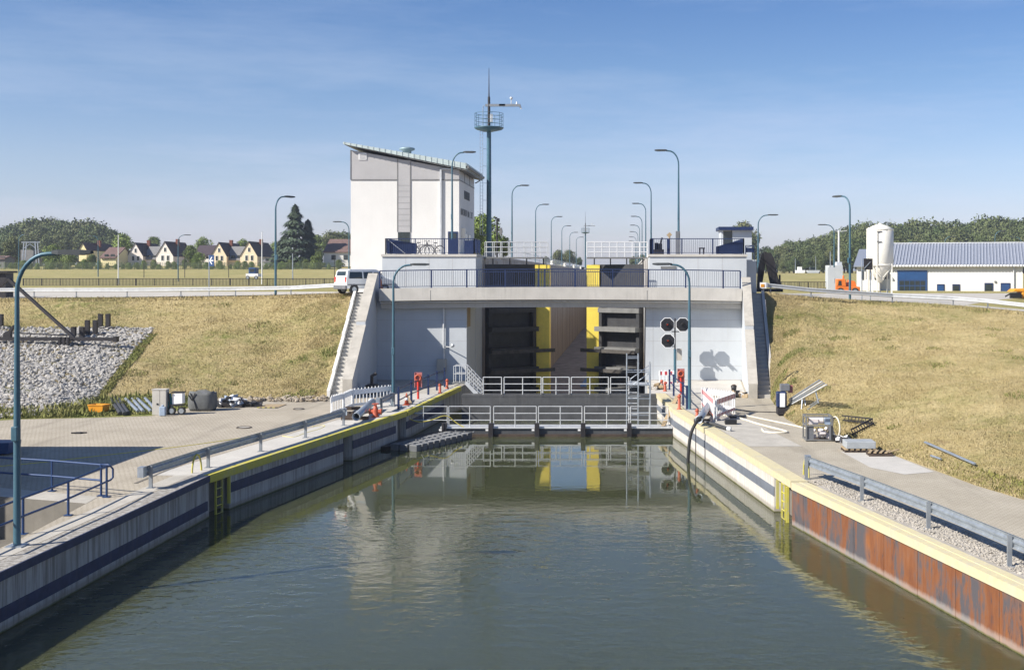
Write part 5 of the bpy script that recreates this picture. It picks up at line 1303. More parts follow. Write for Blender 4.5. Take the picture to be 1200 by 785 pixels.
protos=[broadleaf('broadleaf_tree',13,11,21,M['leaf_far']),broadleaf('broadleaf_tree',14,9.5,22,M['leaf_far']),broadleaf('broadleaf_tree',12,12,23,M['leaf_far']),broadleaf('broadleaf_tree',15,10,24,M['leaf_far'])]
light=[broadleaf('light_tree',8,7.5,31,M['leaf_light'],5000,.22,.05),broadleaf('garden_tree',9,7,32,M['leaf'],5000,.22,.08)]
used=set()
def tree(pr,x,y,z,h0,h,label,group=None,cat=None):
    s=h/h0; rz=random.random()*6.28; wsc=s*(.9+.25*random.random())
    if pr.name not in used:
        used.add(pr.name); pr.location=(x,y,z); pr.rotation_euler=(0,0,rz); pr.scale=(wsc,wsc,s); pr['label']=label
        if group: pr['group']=group
        return pr
    return dup(pr,(x,y,z),rz,label,group,(wsc,wsc,s))
H0={protos[0]:13,protos[1]:14,protos[2]:12,protos[3]:15,light[0]:8,light[1]:9}
# left wood (rounded mass behind the far-left houses)
def prof(px,pts):
    for (a,b),(c,e) in zip(pts[:-1],pts[1:]):
        if a<=px<=c: return lerp(b,e,(px-a)/(c-a))
    return pts[-1][1]
lw=[(-60,268),(0,266),(18,260),(40,256.5),(70,257),(95,258.5),(115,261),(128,266),(136,276)]
for d,stp,off in((400,11,0),(380,12,5),(355,13,2)):
    px=-50+off
    while px<131:
        top=prof(px,lw)+ (0 if d==400 else 6 if d==380 else 14)+random.uniform(-1.0,2.5); p=random.choice(protos); x=XD(px,d); zt=ZD(top,d)
        zg=8.6; tree(p,x,d,zg,H0[p],zt-zg,'tall green tree in the rounded wood at the far left','trees of the left wood'); px+=stp*random.uniform(.8,1.2)
rw=[(875,298),(890,291),(915,284.5),(935,280),(955,276.5),(975,269.5),(995,264),(1010,259.5),(1040,258),(1075,259),(1110,257),(1140,258),(1158,253),(1180,254),(1200,257),(1260,258)]
for d,stp,off,dy in((430,13,0,0),(405,14,6,5),(380,14,2,12),(345,16,8,21)):
    px=872+off
    while px<1240:
        top=prof(px,rw)+dy+random.uniform(-1.5,3.0)*(1 if d>350 else 1.6); top=min(top,ZD(0,1)*0+309); p=random.choice(protos); x=XD(px,d); zg=6.8; zt=max(zg+3,ZD(top,d))
        tree(p,x,d,zg,H0[p],zt-zg,'green tree in the wooded ridge behind the white hall and silo','trees of the right wood'); px+=stp*random.uniform(.8,1.2)
singles=[(143,316,274.5,250+40,light[0],'light green bushy tree beside the dark red roofed house'),(180,306,277,330,light[1],'rounded tree behind the first pair of beige houses'),
 (238,306,278.5,340,light[0],'slender pale tree behind the house with the long dark red roof'),(285,306,281,330,light[0],'pale tree showing between the second pair of peach houses'),
 (223,310,287,252,light[1],'dark shrubby tree right of the first pair of beige houses'),(233,310,296,249,light[0],'round light green bush left of the peach houses'),
 (355,310,301,250,light[1],'round green bush below the dark spruce'),(373,311,294.5,247,light[1],'round green bush in front of the white house'),
 (371,308,275,330,light[1],'green tree between the spruce and the white house'),(390,306,272,345,protos[2],'broad green tree behind the white house'),(404,306,271,350,protos[0],'dark green tree behind the white house next to the control building'),
 (62,313,287,251,light[0],'light green bushy tree in front of the left wood'),(80,312,295,249,light[0],'bright green low bush left of the dark red roofed house'),(108,312,298,248,light[1],'dark green bush in front of the dark red roofed house'),(15,313,276,260,protos[1],'dark tree at the far left behind the street lamp'),
 (322,309,284,330,light[0],'pale tree left of the dark spruce'),(567,300,252,150,light[0],'small bright green tree between the control building and the mast'),(557,300,266,140,light[1],'dark green bush behind the corner of the control building'),(590,300,278,150,light[1],'small tree behind the left catwalk right of the mast'),
 (655,312,292.5,420,protos[0],'rounded far tree beyond the end of the lock, left'),(667,312,293.5,430,protos[2],'rounded far tree beyond the end of the lock, middle'),(679,312,301,440,protos[1],'low far tree beyond the end of the lock, right'),(640,312,300,430,protos[3],'low far tree beyond the end of the lock behind the catwalk end'),(742,312,300,440,protos[1],'low far tree seen below the white catwalk'),(752,312,298,445,protos[0],'low far tree beside the right platform behind the white catwalk')]
for px,pb,pt,d,p,lb in singles:
    zg=ZD(pb,d)-.4 if pb>0 else 8; tree(p,XD(px,d),d,zg,H0[p],ZD(pt,d)-zg,lb)
# hedge plants along the wire fence
hg_=0
for px in range(-20,402,9):
    p=light[0] if hg_%2 else light[1]; hg_+=1
    tree(p,XD(px+random.uniform(-2,2),246),246+random.uniform(-.5,1.5),7.5,H0[p],random.uniform(1.3,2.4),'low green shrub of the hedge along the wire fence','hedge shrubs along the wire fence')
# spruces
def spruce(x,y,z,h,w,label,seed):
    rr=np.random.default_rng(seed); r=T('spruce_tree',label,'tree',(x,y,z))
    vs=[];fs=[]
    n=4200
    for k in range(n):
        u=rr.random()**.8; zz=h*(.04+.95*u); rad=w*.5*(1-u)**.85*(.72+.28*math.sin(u*46+rr.random()*1.5))*(.35+.65*rr.random()**.5)+.08
        a=rr.random()*6.283; c=V((rad*math.cos(a),rad*math.sin(a),zz-rad*.22)); t=V((math.cos(a),math.sin(a),-.45+.3*rr.normal())).normalized(); s=.55*(.5+rr.random())
        b=t.cross(V((0,0,1))).normalized()*s*.38
        i=len(vs); vs+=[c-t*s*.6,c-b,c+t*s,c+b]; fs.append((i,i+1,i+2,i+3))
    m=MB(); m.add([v+V((x,y,z)) for v in vs],fs); m.build('crown',M['needle'],r,recalc=False)
    MB().tube([(x,y,z-.4),(x,y,z+h*.93)],[w*.05,.04],8).build('trunk',M['bark'],r)
sp=252.
for px,py,w,lb,s in((346,239.5,13,'tall dark spruce, highest of the conifers by the houses',5),(358,257,7.5,'narrow dark spruce right of the tallest one',6),(333,276,9.0,'low dark conifer at the left foot of the tallest spruce',7)):
    zg=ZD(311,sp); spruce(XD(px,sp),sp+(2 if s==6 else 0),zg,ZD(py,sp)-zg,w,lb,s)
# points of the right bank on a sight line
def hitR(px,py):
    # intersect the sight line with the right bank (ray march over the loft)
    g=[[p for p in row] for row in slopeR]
    best=None
    for row in g:
        for p in row:
            u=CX+p.x*K/p.y; v=CY+(EYE-p.z)*K/p.y; e_=(u-px)**2+(v-py)**2
            if best is None or e_<best[0]: best=(e_,p)
    return best[1]
# ================================================================== STONES
def ico(seed):
    bm=bmesh.new(); bmesh.ops.create_icosphere(bm,subdivisions=1,radius=1); r=random.Random(seed)
    for v in bm.verts: v.co*=r.uniform(.72,1.15)
    vs=[tuple(v.co) for v in bm.verts]; fs=[tuple(v.index for v in f.verts) for f in bm.faces]; bm.free(); return np.array(vs),np.array(fs)
ICO=[ico(k) for k in range(6)]
def stones(name,pts,smin,smax,mt,seed,label,cat,flat=.65):
    r=np.random.default_rng(seed); av=[];af=[];o=0
    for p in pts:
        vs,fs=ICO[r.integers(6)]; s=smin+(smax-smin)*r.random()**2; sc=np.array([s*(.8+.6*r.random()),s*(.8+.6*r.random()),s*flat*(.8+.6*r.random())])
        a=r.random()*6.28; t=r.normal()*.5; ca,sa=math.cos(a),math.sin(a)
        w_=vs*sc; w_=np.stack([w_[:,0]*math.cos(t)+w_[:,2]*math.sin(t),w_[:,1],-w_[:,0]*math.sin(t)+w_[:,2]*math.cos(t)],1)
        w_=np.stack([w_[:,0]*ca-w_[:,1]*sa,w_[:,0]*sa+w_[:,1]*ca,w_[:,2]],1)+np.array(p)+np.array([0,0,s*.25])
        av.append(w_); af.append(fs+o); o+=len(vs)
    me=bpy.data.meshes.new(name); me.from_pydata(np.concatenate(av).tolist(),[],np.concatenate(af).tolist()); me.materials.append(mt)
    ob=bpy.data.objects.new(name,me); COL.objects.link(ob); return tag(ob,label,cat,None,'stuff')
_gl=np.array([[tuple(p) for p in row] for row in slopeL]).reshape(-1,3)
_gu=CX+_gl[:,0]*K/_gl[:,1]; _gv=CY+(EYE-_gl[:,2])*K/_gl[:,1]
def S(px,py):
    # point of the left bank on this sight line (inverse-distance mean of the nearest bank points)
    d2=(_gu-px)**2+((_gv-py)*2)**2+1e-3; i=np.argsort(d2)[:4]; w_=1/d2[i]; d_=float((_gl[i,1]*w_).sum()/w_.sum())
    return P(px,py,d_)
redge=[(384,184),(388,179),(410,160),(440,135),(462,118),(480,104),(490,90)]
def rx(py):
    for (a,b),(c,e) in zip(redge[:-1],redge[1:]):
        if a<=py<=c: return lerp(b,e,(py-a)/(c-a))
    return 90
pts=[]
while len(pts)<17000:
    u=random.random()*.62*109.9; v=random.random()*43.9; i=int(u); j=int(v); fu=u-i; fv=v-j
    p=slopeL[j][i].lerp(slopeL[j][i+1],fu).lerp(slopeL[j+1][i].lerp(slopeL[j+1][i+1],fu),fv)
    px=CX+p.x*K/p.y; py=CY+(EYE-p.z)*K/p.y
    if py>384.5+random.gauss(0,.5) and px<rx(py)-3+random.gauss(0,2.0): pts.append(tuple(p))
stones('riprap',pts,.05,.15,M['stone'],5,'pale grey broken limestone covering the left bank below the road','riprap')
pts=[tuple(G(random.uniform(250,384),random.uniform(464.5,471))+V((0,0,.05))) for _ in range(420)]
stones('foot_stones',pts,.05,.17,M['brownstone'],6,'row of brown rubble stones along the foot of the left bank','rubble')
pts=[]
for _ in range(5200):
    t=random.random(); a=B2.lerp(B1,t*1.25-.02); pts.append((a.x+random.uniform(.62,1.75),a.y,.004))
stones('gravel',pts,.015,.045,M['gravel'],8,'loose grey gravel behind the coping of the rusty sheet wall','gravel')
fL=loft([G(-60,494),G(0,491),G(60,490),G(112,488.5),G(178,486),G(225,477)],[S(-60,484),S(0,480),S(60,478),S(112,466),S(178,462),S(225,465)],40,14,.0,9)
tufts(fL,16000,.03,.11,21,'green_grass',M['grass_green'],None,.05,'green grass growing along the foot of the left bank')
eL=loft([S(rx(y)-2,y) for y in(392,410,440,462,478)],[S(rx(y)+9,y) for y in(392,410,440,462,478)],30,6,.02,10)
tufts(eL,5000,.04,.14,22,'green_grass',M['grass_green'],None,.05,'green grass fringe along the right edge of the broken stone')
fR=loft([G(907,472),G(921,489),G(942,500.5),G(996,515),G(1055,535),G(1143,567.5),G(1200,585)],[G(912,466)+V((0,0,.3)),G(930,484)+V((0,0,.2)),G(952,494)+V((0,0,.2)),G(1010,508)+V((0,0,.2)),G(1065,527)+V((0,0,.2)),G(1155,559)+V((0,0,.2)),G(1212,574)+V((0,0,.2))],40,6,.02,13)
tufts(fR,5000,.03,.13,23,'green_grass',mat('grass_mixed',(.22,.21,.06),.9),None,.035,'greenish weeds along the edge of the right paving')
tufts(fL,1400,.2,.35,25,'green_grass',M['grass_green'],lambda p: p[:,0]<-24.5,.05,'taller green grass at the foot of the broken stone')
def patches(rows,k,n,seed,hmin,hmax,name,mt,label,rad=.6,wid=.03):
    r=np.random.default_rng(seed); g=np.array([[tuple(p) for p in row] for row in rows]).reshape(-1,3); c_=g[r.integers(len(g),size=k)]; rr_=rad*(.3+r.random(k))
    tufts(rows,n,hmin,hmax,seed+1,name,mt,lambda p:(np.linalg.norm(p[:,None,:2]-c_[None,:,:2],axis=2)<rr_[None,:]).any(1),wid,label)
patches(slopeL,26,60000,41,.06,.20,'weed_patches',M['grass_green'],'green weeds in scattered patches on the left bank')
patches(slopeR,40,90000,43,.05,.17,'weed_patches',M['grass_green'],'green weeds in scattered patches on the right bank')
patches(slopeL,90,90000,45,.05,.13,'tall_dry_grass',M['grass_blade'],'taller dry grass clumps on the left bank',.8,.02)
patches(slopeR,130,130000,47,.04,.11,'tall_dry_grass',M['grass_blade'],'taller dry grass clumps on the right bank',.8,.018)
tufts([slopeL[0],slopeL[1],slopeL[2]],5000,.06,.22,49,'tall_dry_grass',M['grass_blade'],None,.025,'ragged dry grass along the upper edge of the left bank')
tufts([slopeR[0],slopeR[1],slopeR[2]],7000,.06,.22,51,'tall_dry_grass',M['grass_blade'],None,.025,'ragged dry grass along the upper edge of the right bank')
tufts([slopeR[-3],slopeR[-2],slopeR[-1]],7000,.03,.12,53,'tall_dry_grass',M['grass_blade'],None,.02,'ragged dry grass along the paving at the foot of the right bank')
# ================================================================== STUFF ON THE LEFT QUAY
b=G(116,484.5)
r=T('orange_crate','orange plastic tub on the grass at the foot of the left bank','crate',b,rz=R(-12))
def L(*p): return V(b)+V(p)
m=MB(); 
o4=[(-.40,-.28),(.40,-.28),(.40,.28),(-.40,.28)]; lo=[L(x*.82,y*.82,.02) for x,y in o4]; hi=[L(x,y,.42) for x,y in o4]
for i in range(4):
    j=(i+1)%4; m.quad(lo[i],lo[j],hi[j],hi[i])
m.add(lo,[(0,1,2,3)])
t=m.build('tub',M['orange_plastic'],r,recalc=False); s_=t.modifiers.new('thick','SOLIDIFY'); s_.thickness=.02
m=MB()
for i in range(4): m.beam(hi[i],hi[(i+1)%4],.05,.04)
m.build('rim',M['orange_plastic'],r)
MB().box(b.x-.3,b.x+.3,b.y-.2,b.y+.2,.12,.30).build('contents',M['wastebag'],r)
for k,(xa,ya,xb,yb) in enumerate(((129,474,141,487),(134,473.5,146,487.5),(139,473.5,150,486.5))):
    MB().tube([G(xa,ya)+V((0,0,.28)),G(xb,yb)+V((0,0,.10))],.095,10).build('dark_pipe',M['pvc'],label='dark pipe lying on the green grass right of the orange tub',cat='pipe',group='dark pipes beside the orange tub')
for k,(xa,ya,xb,yb) in enumerate(((147,474.5,162,484.5),(155,474.5,168,484.5),(161,474.5,177,484.5),(170,474,184,484))):
    MB().tube([G(xa,ya)+V((0,0,.30)),G(xb,yb)+V((0,0,.10))],.085,10).build('steel_pipe',M['galv'],label='silvery pipe lying on the green grass left of the grey cabinet',cat='pipe',group='silvery pipes beside the grey cabinet')
b=G(186,486.5); r=T('utility_cabinet','pale concrete grey twin cable cabinet at the foot of the left bank','cabinet',b)
MB().box(b.x-.31,b.x+.05,b.y,b.y+.4,0,1.17).box(b.x+.06,b.x+.34,b.y,b.y+.4,0,1.17).build('housing',M['concrete_light'],r,bevel=.015)
MB().box(b.x-.33,b.x+.36,b.y-.02,b.y+.42,1.172,1.21).build('lid',M['concrete_light'],r)
MB().box(b.x-.1,b.x-.02,b.y-.02,b.y-.002,.48,.56).build('lock_handle',M['black'],r)
b=G(191,487.3); m=MB().box(b.x-.14,b.x+.14,b.y-.12,b.y+.02,.01,.44); m.box(b.x-.05,b.x+.06,b.y-.1,b.y,.44,.52); m.build('jerry_can',mat('pale_blue',(.30,.37,.47),.5),label='pale blue canister standing before the grey cabinet',cat='canister',bevel=.03)
b=G(207,486); r=T('pump_trolley','white box on a wheeled black trolley right of the grey cabinet','trolley',b)
MB().prism([(b.x-.22,b.y,.48),(b.x+.27,b.y,.52),(b.x+.27,b.y,1.02),(b.x-.22,b.y,.98)],(0,.35,0)).build('white_box',M['white'],r,bevel=.02)
MB().box(b.x-.24,b.x+.30,b.y-.01,b.y+.36,1.02,1.07).build('box_lid',M['steel_dark'],r)
for s in(-.22,.24): wheel(r,(b.x+s,b.y-.02,.19),.19,.1,(0,1,0))
MB().beam((b.x-.25,b.y+.1,.45),(b.x+.28,b.y+.1,.45),.4,.05).beam((b.x-.3,b.y,.2),(b.x-.38,b.y,1.05),.05,.05).build('frame',M['steel_dark'],r)
b=G(199,485.5); r=T('teal_machine','small turquoise and black machine between cabinet and white trolley','machine',b)
MB().box(b.x-.10,b.x+.12,b.y-.1,b.y+.15,.30,.62).prism([(b.x-.04,b.y,.62),(b.x+.1,b.y,.62),(b.x+.03,b.y,1.0),(b.x-.06,b.y,.95)],(0,.1,0)).build('housing',M['hivis'],r,bevel=.03)
MB().box(b.x-.13,b.x+.14,b.y-.12,b.y+.16,.02,.30).build('base',M['black'],r,bevel=.02)
b=G(234,482); r=T('bulk_bag','big dark grey open bulk bag full of waste','bag',b)
rows=[]
rr=random.Random(4)
for z,k in((.0,.86),(.15,.98),(.45,1.02),(.75,.98),(.90,.94)):
    row=[]
    for i in range(25):
        a=2*math.pi*i/24; q=1/(abs(math.cos(a))**4+abs(math.sin(a))**4)**.25
        row.append(V((b.x+.62*k*q*math.cos(a)*(1+.03*math.sin(i*7%24)),b.y+.42+.45*k*q*math.sin(a),z+ (rr.uniform(-.05,.08) if z>.8 and i<24 else 0))))
    row[-1]=row[0].copy(); rows.append(row)
t=MB().grid(rows).build('bag_cloth',M['bag'],r,recalc=False); s_=t.modifiers.new('thick','SOLIDIFY'); s_.thickness=.02
MB().sphere((b.x,b.y+.42,.68),.5,14,6,(1.1,.8,.42),0).build('bag_filling',M['wastebag'],r)
MB().tube([V((b.x-.45,b.y-.02,.88)),V((b.x-.25,b.y-.06,.5)),V((b.x-.12,b.y-.06,.05))],.025,6).tube([V((b.x-.55,b.y,.8)),V((b.x-.38,b.y-.05,.55)),V((b.x-.2,b.y-.05,.88))],.025,6).build('strap',M['black'],r)
def heap(label,cx_,cy_,w_,h_,n,seed,mats):
    b=G(cx_,cy_); r=T('debris_heap',label,'debris',b); q=random.Random(seed)
    for mi,mt in enumerate(mats):
        m=MB()
        for k in range(n):
            x=b.x+q.gauss(0,w_*.3); y=b.y+q.uniform(0,.6); z=q.uniform(0,h_)*max(.15,1-abs(x-b.x)/w_)
            m.obox((x,y,z+.05),V((q.uniform(.05,.2),q.uniform(-.1,.1),q.uniform(-.05,.05))),V((q.uniform(-.1,.1),.08,.02)),V((0,q.uniform(-.03,.03),q.uniform(.03,.1))))
        m.build('scrap',mt,r,bevel=.01)
heap('heap of black and pale waste right of the grey bulk bag',268,477.5,1.2,.5,14,1,(M['black'],mat('pale_blue',(.30,.37,.47),.5),M['steel_dark'],M['white']))
heap('small flat pile of dark scrap further right of the waste heap',291,477,.7,.2,9,2,(M['steel_dark'],M['black'],M['brownstone']))
for (px,py,lab) in((286,501.2,'round iron manhole cover in the left paving behind the guardrail'),(350,479.5,'small round manhole cover near the foot of the left bank')):
    c=G(px,py)+V((0,0,.012)); rr_=.30 if py>490 else .25
    r=T('manhole_cover',lab,'manhole cover',c)
    MB().ring(c,rr_,.03,(0,0,1),24,5).build('frame',M['manhole'],r); MB().lathe(c,[(rr_-.05,-.005),(rr_-.05,.006)],24).build('lid',M['road'],r)
c=G(319,476); r=T('floor_grate','flat floor grate with yellow and black edge marking on the left paving','grate',c)
MB().box(c.x-.5,c.x+.5,c.y-.75,c.y+.75,.012,.03).build('grate_plate',M['wood'],r)
m=MB(); m2=MB()
for k in range(8): (m if k%2 else m2).box(c.x-.5+.125*k,c.x-.5+.125*(k+1),c.y-.85,c.y-.76,.012,.04)
m.build('marking',M['black'],r); m2.build('marking',M['coping_yellow'],r)
c=G(92,508); heapm=MB().box(c.x-.12,c.x+.12,c.y-.1,c.y+.1,.0,.06); heapm.tube([c+V((-.3,0,.03)),c+V((.3,.1,.03))],.03,6); heapm.build('scrap_piece',M['steel_dark'],label='small dark piece of scrap lying alone on the left paving',cat='scrap')
# ------------------------------------------------------------------ barriers
def barrier(a,c,label,group,red=False,h=1.0,parent=None):
    r=T('site_barrier',label,'barrier',a,group)
    t=(c-a); Ln=t.length; t.normalize(); n=V((t.y,-t.x,0))
    def pl(m,s0,s1,z0,z1,off=0,w_=.03):
        p=a+t*s0+n*off; q=a+t*s1+n*off; m.prism([p+V((0,0,z0)),q+V((0,0,z0)),q+V((0,0,z1)),p+V((0,0,z1))],n*w_); return m
    pl(MB(),0,Ln,.16,.30).build('bottom_board',M['white'],r)
    k=max(3,int(Ln/.22)); m=MB()
    for i in range(k+1): s=lerp(0.02,Ln-.06,i/k); pl(m,s,s+.045,.30,h-.281,.004,.022)
    m.build('slats',M['white'],r)
    for s in(.02,Ln-.08): pl(MB(),s,s+.06,0,h,.031,.03).build('foot_post',M['white'],r)
    m=MB()
    for i in range(k): s=lerp(.06,Ln-.06,(i+.5)/k); pl(m,s-.02,s+.02,h-.04,h+.03)
    pl(m,0,Ln,h-.28,h-.0405).build('top_board',M['white'],r)
    if red:
        k=max(3,int(Ln/.24))
        m=MB()
        for i in range(k):
            s0=Ln*(i+.15)/k; s1=Ln*(i+.65)/k
            for off in(-.006,.0305):
                pl(m,s0,s1,h-.265,h-.055,off,.005); pl(m,s0,s1,.17,.29,off,.005)
        m.build('red_stripes',mat('stripe_red',(.48,.05,.06),.5),r)
    return r
q1,q2,q3,q4=G(387,490),G(402,485),G(412.6,480),G(458,474.5)
g_='white barriers around the left pump pipe'
barrier(q1,q2-V((.03,0,0)),'white plastic barrier panel nearest the long left guardrail',g_)
barrier(q2,q3-V((.03,0,0)),'white plastic barrier panel in the corner of the left enclosure',g_)
barrier(q3,q4,'long white plastic barrier panel facing the canal behind the left grey pipe',g_)
g_='red and white barriers on the right quay'
a,c,e=G(823,478),G(838,493.5),G(860.5,484.5)
barrier(a,c-V((.02,.05,0)),'narrow side panel of the right barrier enclosure by the grey pipe',g_,True)
r=barrier(c,e,'red striped barrier panel at the front of the right enclosure',g_,True)
tt=(e-c).normalized(); nn=V((tt.y,-tt.x,0)); p=c+tt*.36
MB().prism([p+V((0,0,.42))+nn*.032,p+tt*.22+V((0,0,.42))+nn*.032,p+tt*.22+V((0,0,.62))+nn*.032,p+V((0,0,.62))+nn*.032],nn*.006).build('label_plate',mat('pale_blue',(.30,.37,.47),.5),r)
barrier(a+V((.05,.05,0)),e+V((.0,.08,0)),'white back panel of the right barrier enclosure',g_)
barrier(G(772,453),G(790,453),'red striped barrier behind the blue railing at the right lock wall',g_,True,.95)
# ------------------------------------------------------------------ pump pipes
def pumppipe(a,c,rad,label,collar):
    r=T('pump_pipe',label,'pipe',a); d=(c-a).normalized()
    m=MB().tube([a,c],rad,18,caps=False); t=m.build('tube',M['galv'],r,recalc=False); s=t.modifiers.new('thick','SOLIDIFY'); s.thickness=.035
    MB().tube([a+d*.5,a+d*.51],rad*.92,18).build('bore_shade_disc',M['black'],r)  # black disc inside the tube stands in for the shade of the bore
    MB().ring(a,rad,.025,d,20,6).build('flange',M['galv'],r); MB().ring(c,rad,.04,d,20,6).build('end_collar',collar,r)
    m=MB()
    for s in(.25,.75):
        p=a.lerp(c,s); m.box(p.x-.35,p.x+.35,p.y-.1,p.y+.1,0.005,p.z-rad)
    m.build('timber_support',M['timber'],r)
    return r
pumppipe(G(417.5,496)+V((0,0,.30)),G(436,480.5)+V((0,0,.38)),.165,'grey steel pipe with open dark mouth on timbers, left quay',M['galv'])
pumppipe(G(819,500)+V((0,0,.30)),G(832,483.5)+V((0,0,.42)),.155,'grey steel pipe with a green collar and open mouth, right quay',mat('green_collar',(.16,.30,.24),.5))
r=T('timber_stack','short dark timbers stacked beside the left grey pipe','timber',G(408,490))
for px,py,z in((413,486,.0),(411,489,.0),(414,484,.15),(410,492,0)):
    b=G(px,py); MB().box(b.x-.38,b.x+.32,b.y-.1,b.y+.1,z+.004,z+.15).build('beam',M['timber'],r)
b=G(440,489); r=T('red_valve','bright red valve with hand wheels beside the left grey pipe','valve',b)
MB().lathe(b,[(.18,.0),(.18,.05),(.12,.1),(.16,.3),(.10,.42),(.05,.62)],14).tube([b+V((-.24,0,.26)),b+V((.24,0,.26))],.10,12).build('body',M['redorange'],r)
MB().ring(b+V((0,0,.62)),.14,.022,(0,0,1),16,6).build('hand_wheel',M['redorange'],r); MB().tube([b+V((-.25,0,.26)),b+V((-.28,0,.26))],.15,14).tube([b+V((.25,0,.26)),b+V((.28,0,.26))],.15,14).build('flange',M['redorange'],r)
def cone(px,py,label,h=.6):
    b=G(px,py); r=T('traffic_cone',label,'cone',b)
    MB().box(b.x-.17,b.x+.17,b.y-.17,b.y+.17,0.005,.04).build('base',M['black'] if False else M['redorange'],r)
    MB().lathe(b,[(.12,.04),(.025,h)],14).build('cone_body',M['redorange'],r)
    MB().lathe(b,[(.091,h*.40),(.068,h*.62)],14).build('white_sleeve',M['white'],r)
cone(476.5,474.5,'orange cone beside the plank on the left quay')
def bollard(px,py,label,h=.52,rd=.07):
    b=G(px,py); r=T('warning_post',label,'warning post',b,'red warning posts on the quays')
    MB().lathe(b,[(.12,.0),(.12,.05),(rd,.08),(rd,h),(rd*.6,h+.05)],12).build('post',M['redorange'],r)
    MB().lathe(b,[(rd+.03,h*.86),(rd+.03,h*.95)],12).build('collar',M['redorange'],r)
bollard(515.6,461,'red warning post on the left quay, left of two near the bulkhead'); bollard(524,455.5,'red warning post on the left quay, right of two near the bulkhead')
bollard(796,480,'tall red warning post at the foot of the right blue railing',.7); bollard(817,493,'short orange warning post beside the mouth of the right grey pipe',.5)
bollard(775.5,456,'red warning post behind the right plank, left of two',.5); bollard(779.3,458.5,'red warning post behind the right plank, right of two',.5)
# ------------------------------------------------------------------ blue quay railings, lifebuoys
def quay_rail(label,pts,h,rails=(.45,1.0)):
    r=T('quay_railing',label,'railing',pts[0])
    for p in pts: MB().box(p.x-.05,p.x+.05,p.y-.05,p.y+.05,0.005,h+.12).build('railing_post',M['navy'],r)
    for z in rails: MB().tube([p+V((0,0,h*z)) for p in pts],.03,7).build('rail_tube',M['navy'],r)
    return r
quay_rail('navy railing on the left quay leading to the gates',[G(467,480),G(482,471.5),G(502,462.5),G(512,457.5),G(521,453.5)],1.0)
quay_rail('navy railing on the right quay leading to the gates',[G(805,480),G(800.5,475),G(789.5,464),G(784.5,457)],1.05,(.5,1.0))
m=MB()
for k in range(5): b=V((-13.2+.35*k,73.8,0)); 
for px,py,lab in((490,467.5,'red lifebuoy stand on the left quay'),(798,462,'red lifebuoy stand on the right quay')):
    b=G(px,py); r=T('lifebuoy_stand',lab,'lifebuoy',b)
    MB().tube([b,b+V((0,0,.9))],.06,8).build('post',M['red'],r)
    MB().box(b.x-.20,b.x-.16,b.y-.02,b.y+.1,.6,1.4).box(b.x+.16,b.x+.20,b.y-.02,b.y+.1,.6,1.4).box(b.x-.20,b.x+.20,b.y+.06,b.y+.1,.65,1.4).build('holder',mat('pale_red',(.42,.16,.15),.5),r)
    MB().ring(b+V((0,-.02,1.12)),.145,.05,(0,1,0),20,8).build('lifebuoy',M['redorange'],r)
# ------------------------------------------------------------------ planks, ropes, hoses
MB().beam(G(476.3,469)+V((0,0,.28)),P(487.5,487,58.7),.16,.05).build('plank',M['wood'],label='pale plank leaning over the left quay edge to the floating beam',cat='plank')
MB().beam(G(794,472)+V((0,0,.35)),P(777,499,59.3),.20,.06).build('plank',M['wood'],label='pale plank leaning over the right quay edge to the floating beam',cat='plank')
def rope(pts,rad,mt,label,name='rope',cat='rope'): 
    # smooth the corner points a little
    for _ in range(2):
        q=[pts[0]]
        for a,b in zip(pts[:-1],pts[1:]): q+= [a.lerp(b,.25),a.lerp(b,.75)]
        pts=q+[pts[-1]]
    return MB().tube(pts,rad,6).build(name,mt,label=label,cat=cat)
rope([P(474,487,58.4),P(488,495,58.3),P(505,493,58.4),P(523,485,58.9),P(535,496,59.0),P(545,501,59.0)],.022,M['rope'],'yellow rope sagging along the floating beam railing at the left')
rope([G(-30,549),G(40,543),G(100,536),G(200,525),G(280,514),G(330,505)],.022,M['rope'],'yellow hose lying across the left paving','hose','hose')
rope([G(331,511),G(345,513),G(358,507),G(375,503),G(383,498),G(366,500)],.02,M['rope'],'loose loops of yellow rope beside the left guardrail')
hz=[V((XD(822,51.5),51.6,.45)),V((XD(816,51.2),51.0,.35)),V((XD(809,51),50.9,-.15)),V((XD(806.5,51),50.8,-.9)),V((XD(805.5,51),50.8,-1.9))]
rope(hz,.068,M['rubber'],'thick black hose hanging from the right quay into the water','hose','hose')
rope([V((XD(815,51.4),51.2,.05)),V((XD(815,51.3),51.1,-.4)),V((XD(815,51.3),51.1,-1.8))],.018,M['black'],'thin black cable hanging down the right quay wall','cable','cable')
rope([G(842,486)+V((0,0,.03)),G(866,490)+V((0,0,.03)),G(893,499)+V((0,0,.03)),G(921,505.5)+V((0,0,.03)),G(924,508)+V((0,0,.03)),G(896,507.5)+V((0,0,.03)),G(893,503.5)+V((0,0,.03))],.045,M['hose'],'pale hose looped on the right paving, nearer of two','hose','hose')
rope([G(872,487)+V((0,0,.03)),G(905,494)+V((0,0,.03)),G(925,498)+V((0,0,.03)),G(946,503)+V((0,0,.03))],.035,M['hose'],'pale straight hose running to the pump cage on the right paving','hose','hose')
rope([G(861,481)+V((0,0,.02)),G(890,483)+V((0,0,.02)),G(914,483.5)+V((0,0,.02))],.02,M['black'],'black cable along the right paving to the blue machine','cable','cable')
r=T('dark_pipe_tripod','dark jointed pipe lying beside the right barrier enclosure','pipe',G(838,500))
MB().tube([G(826,500)+V((0,0,.2)),G(838,501)+V((0,0,.14)),G(853,505)+V((0,0,.09))],.075,10).build('pipe',M['pvc'],r); b=G(853,505)
MB().tube([b+V((-.03,0,.09)),b+V((.12,-.06,.09))],.11,12).build('coupling',M['steel_rail'],r)
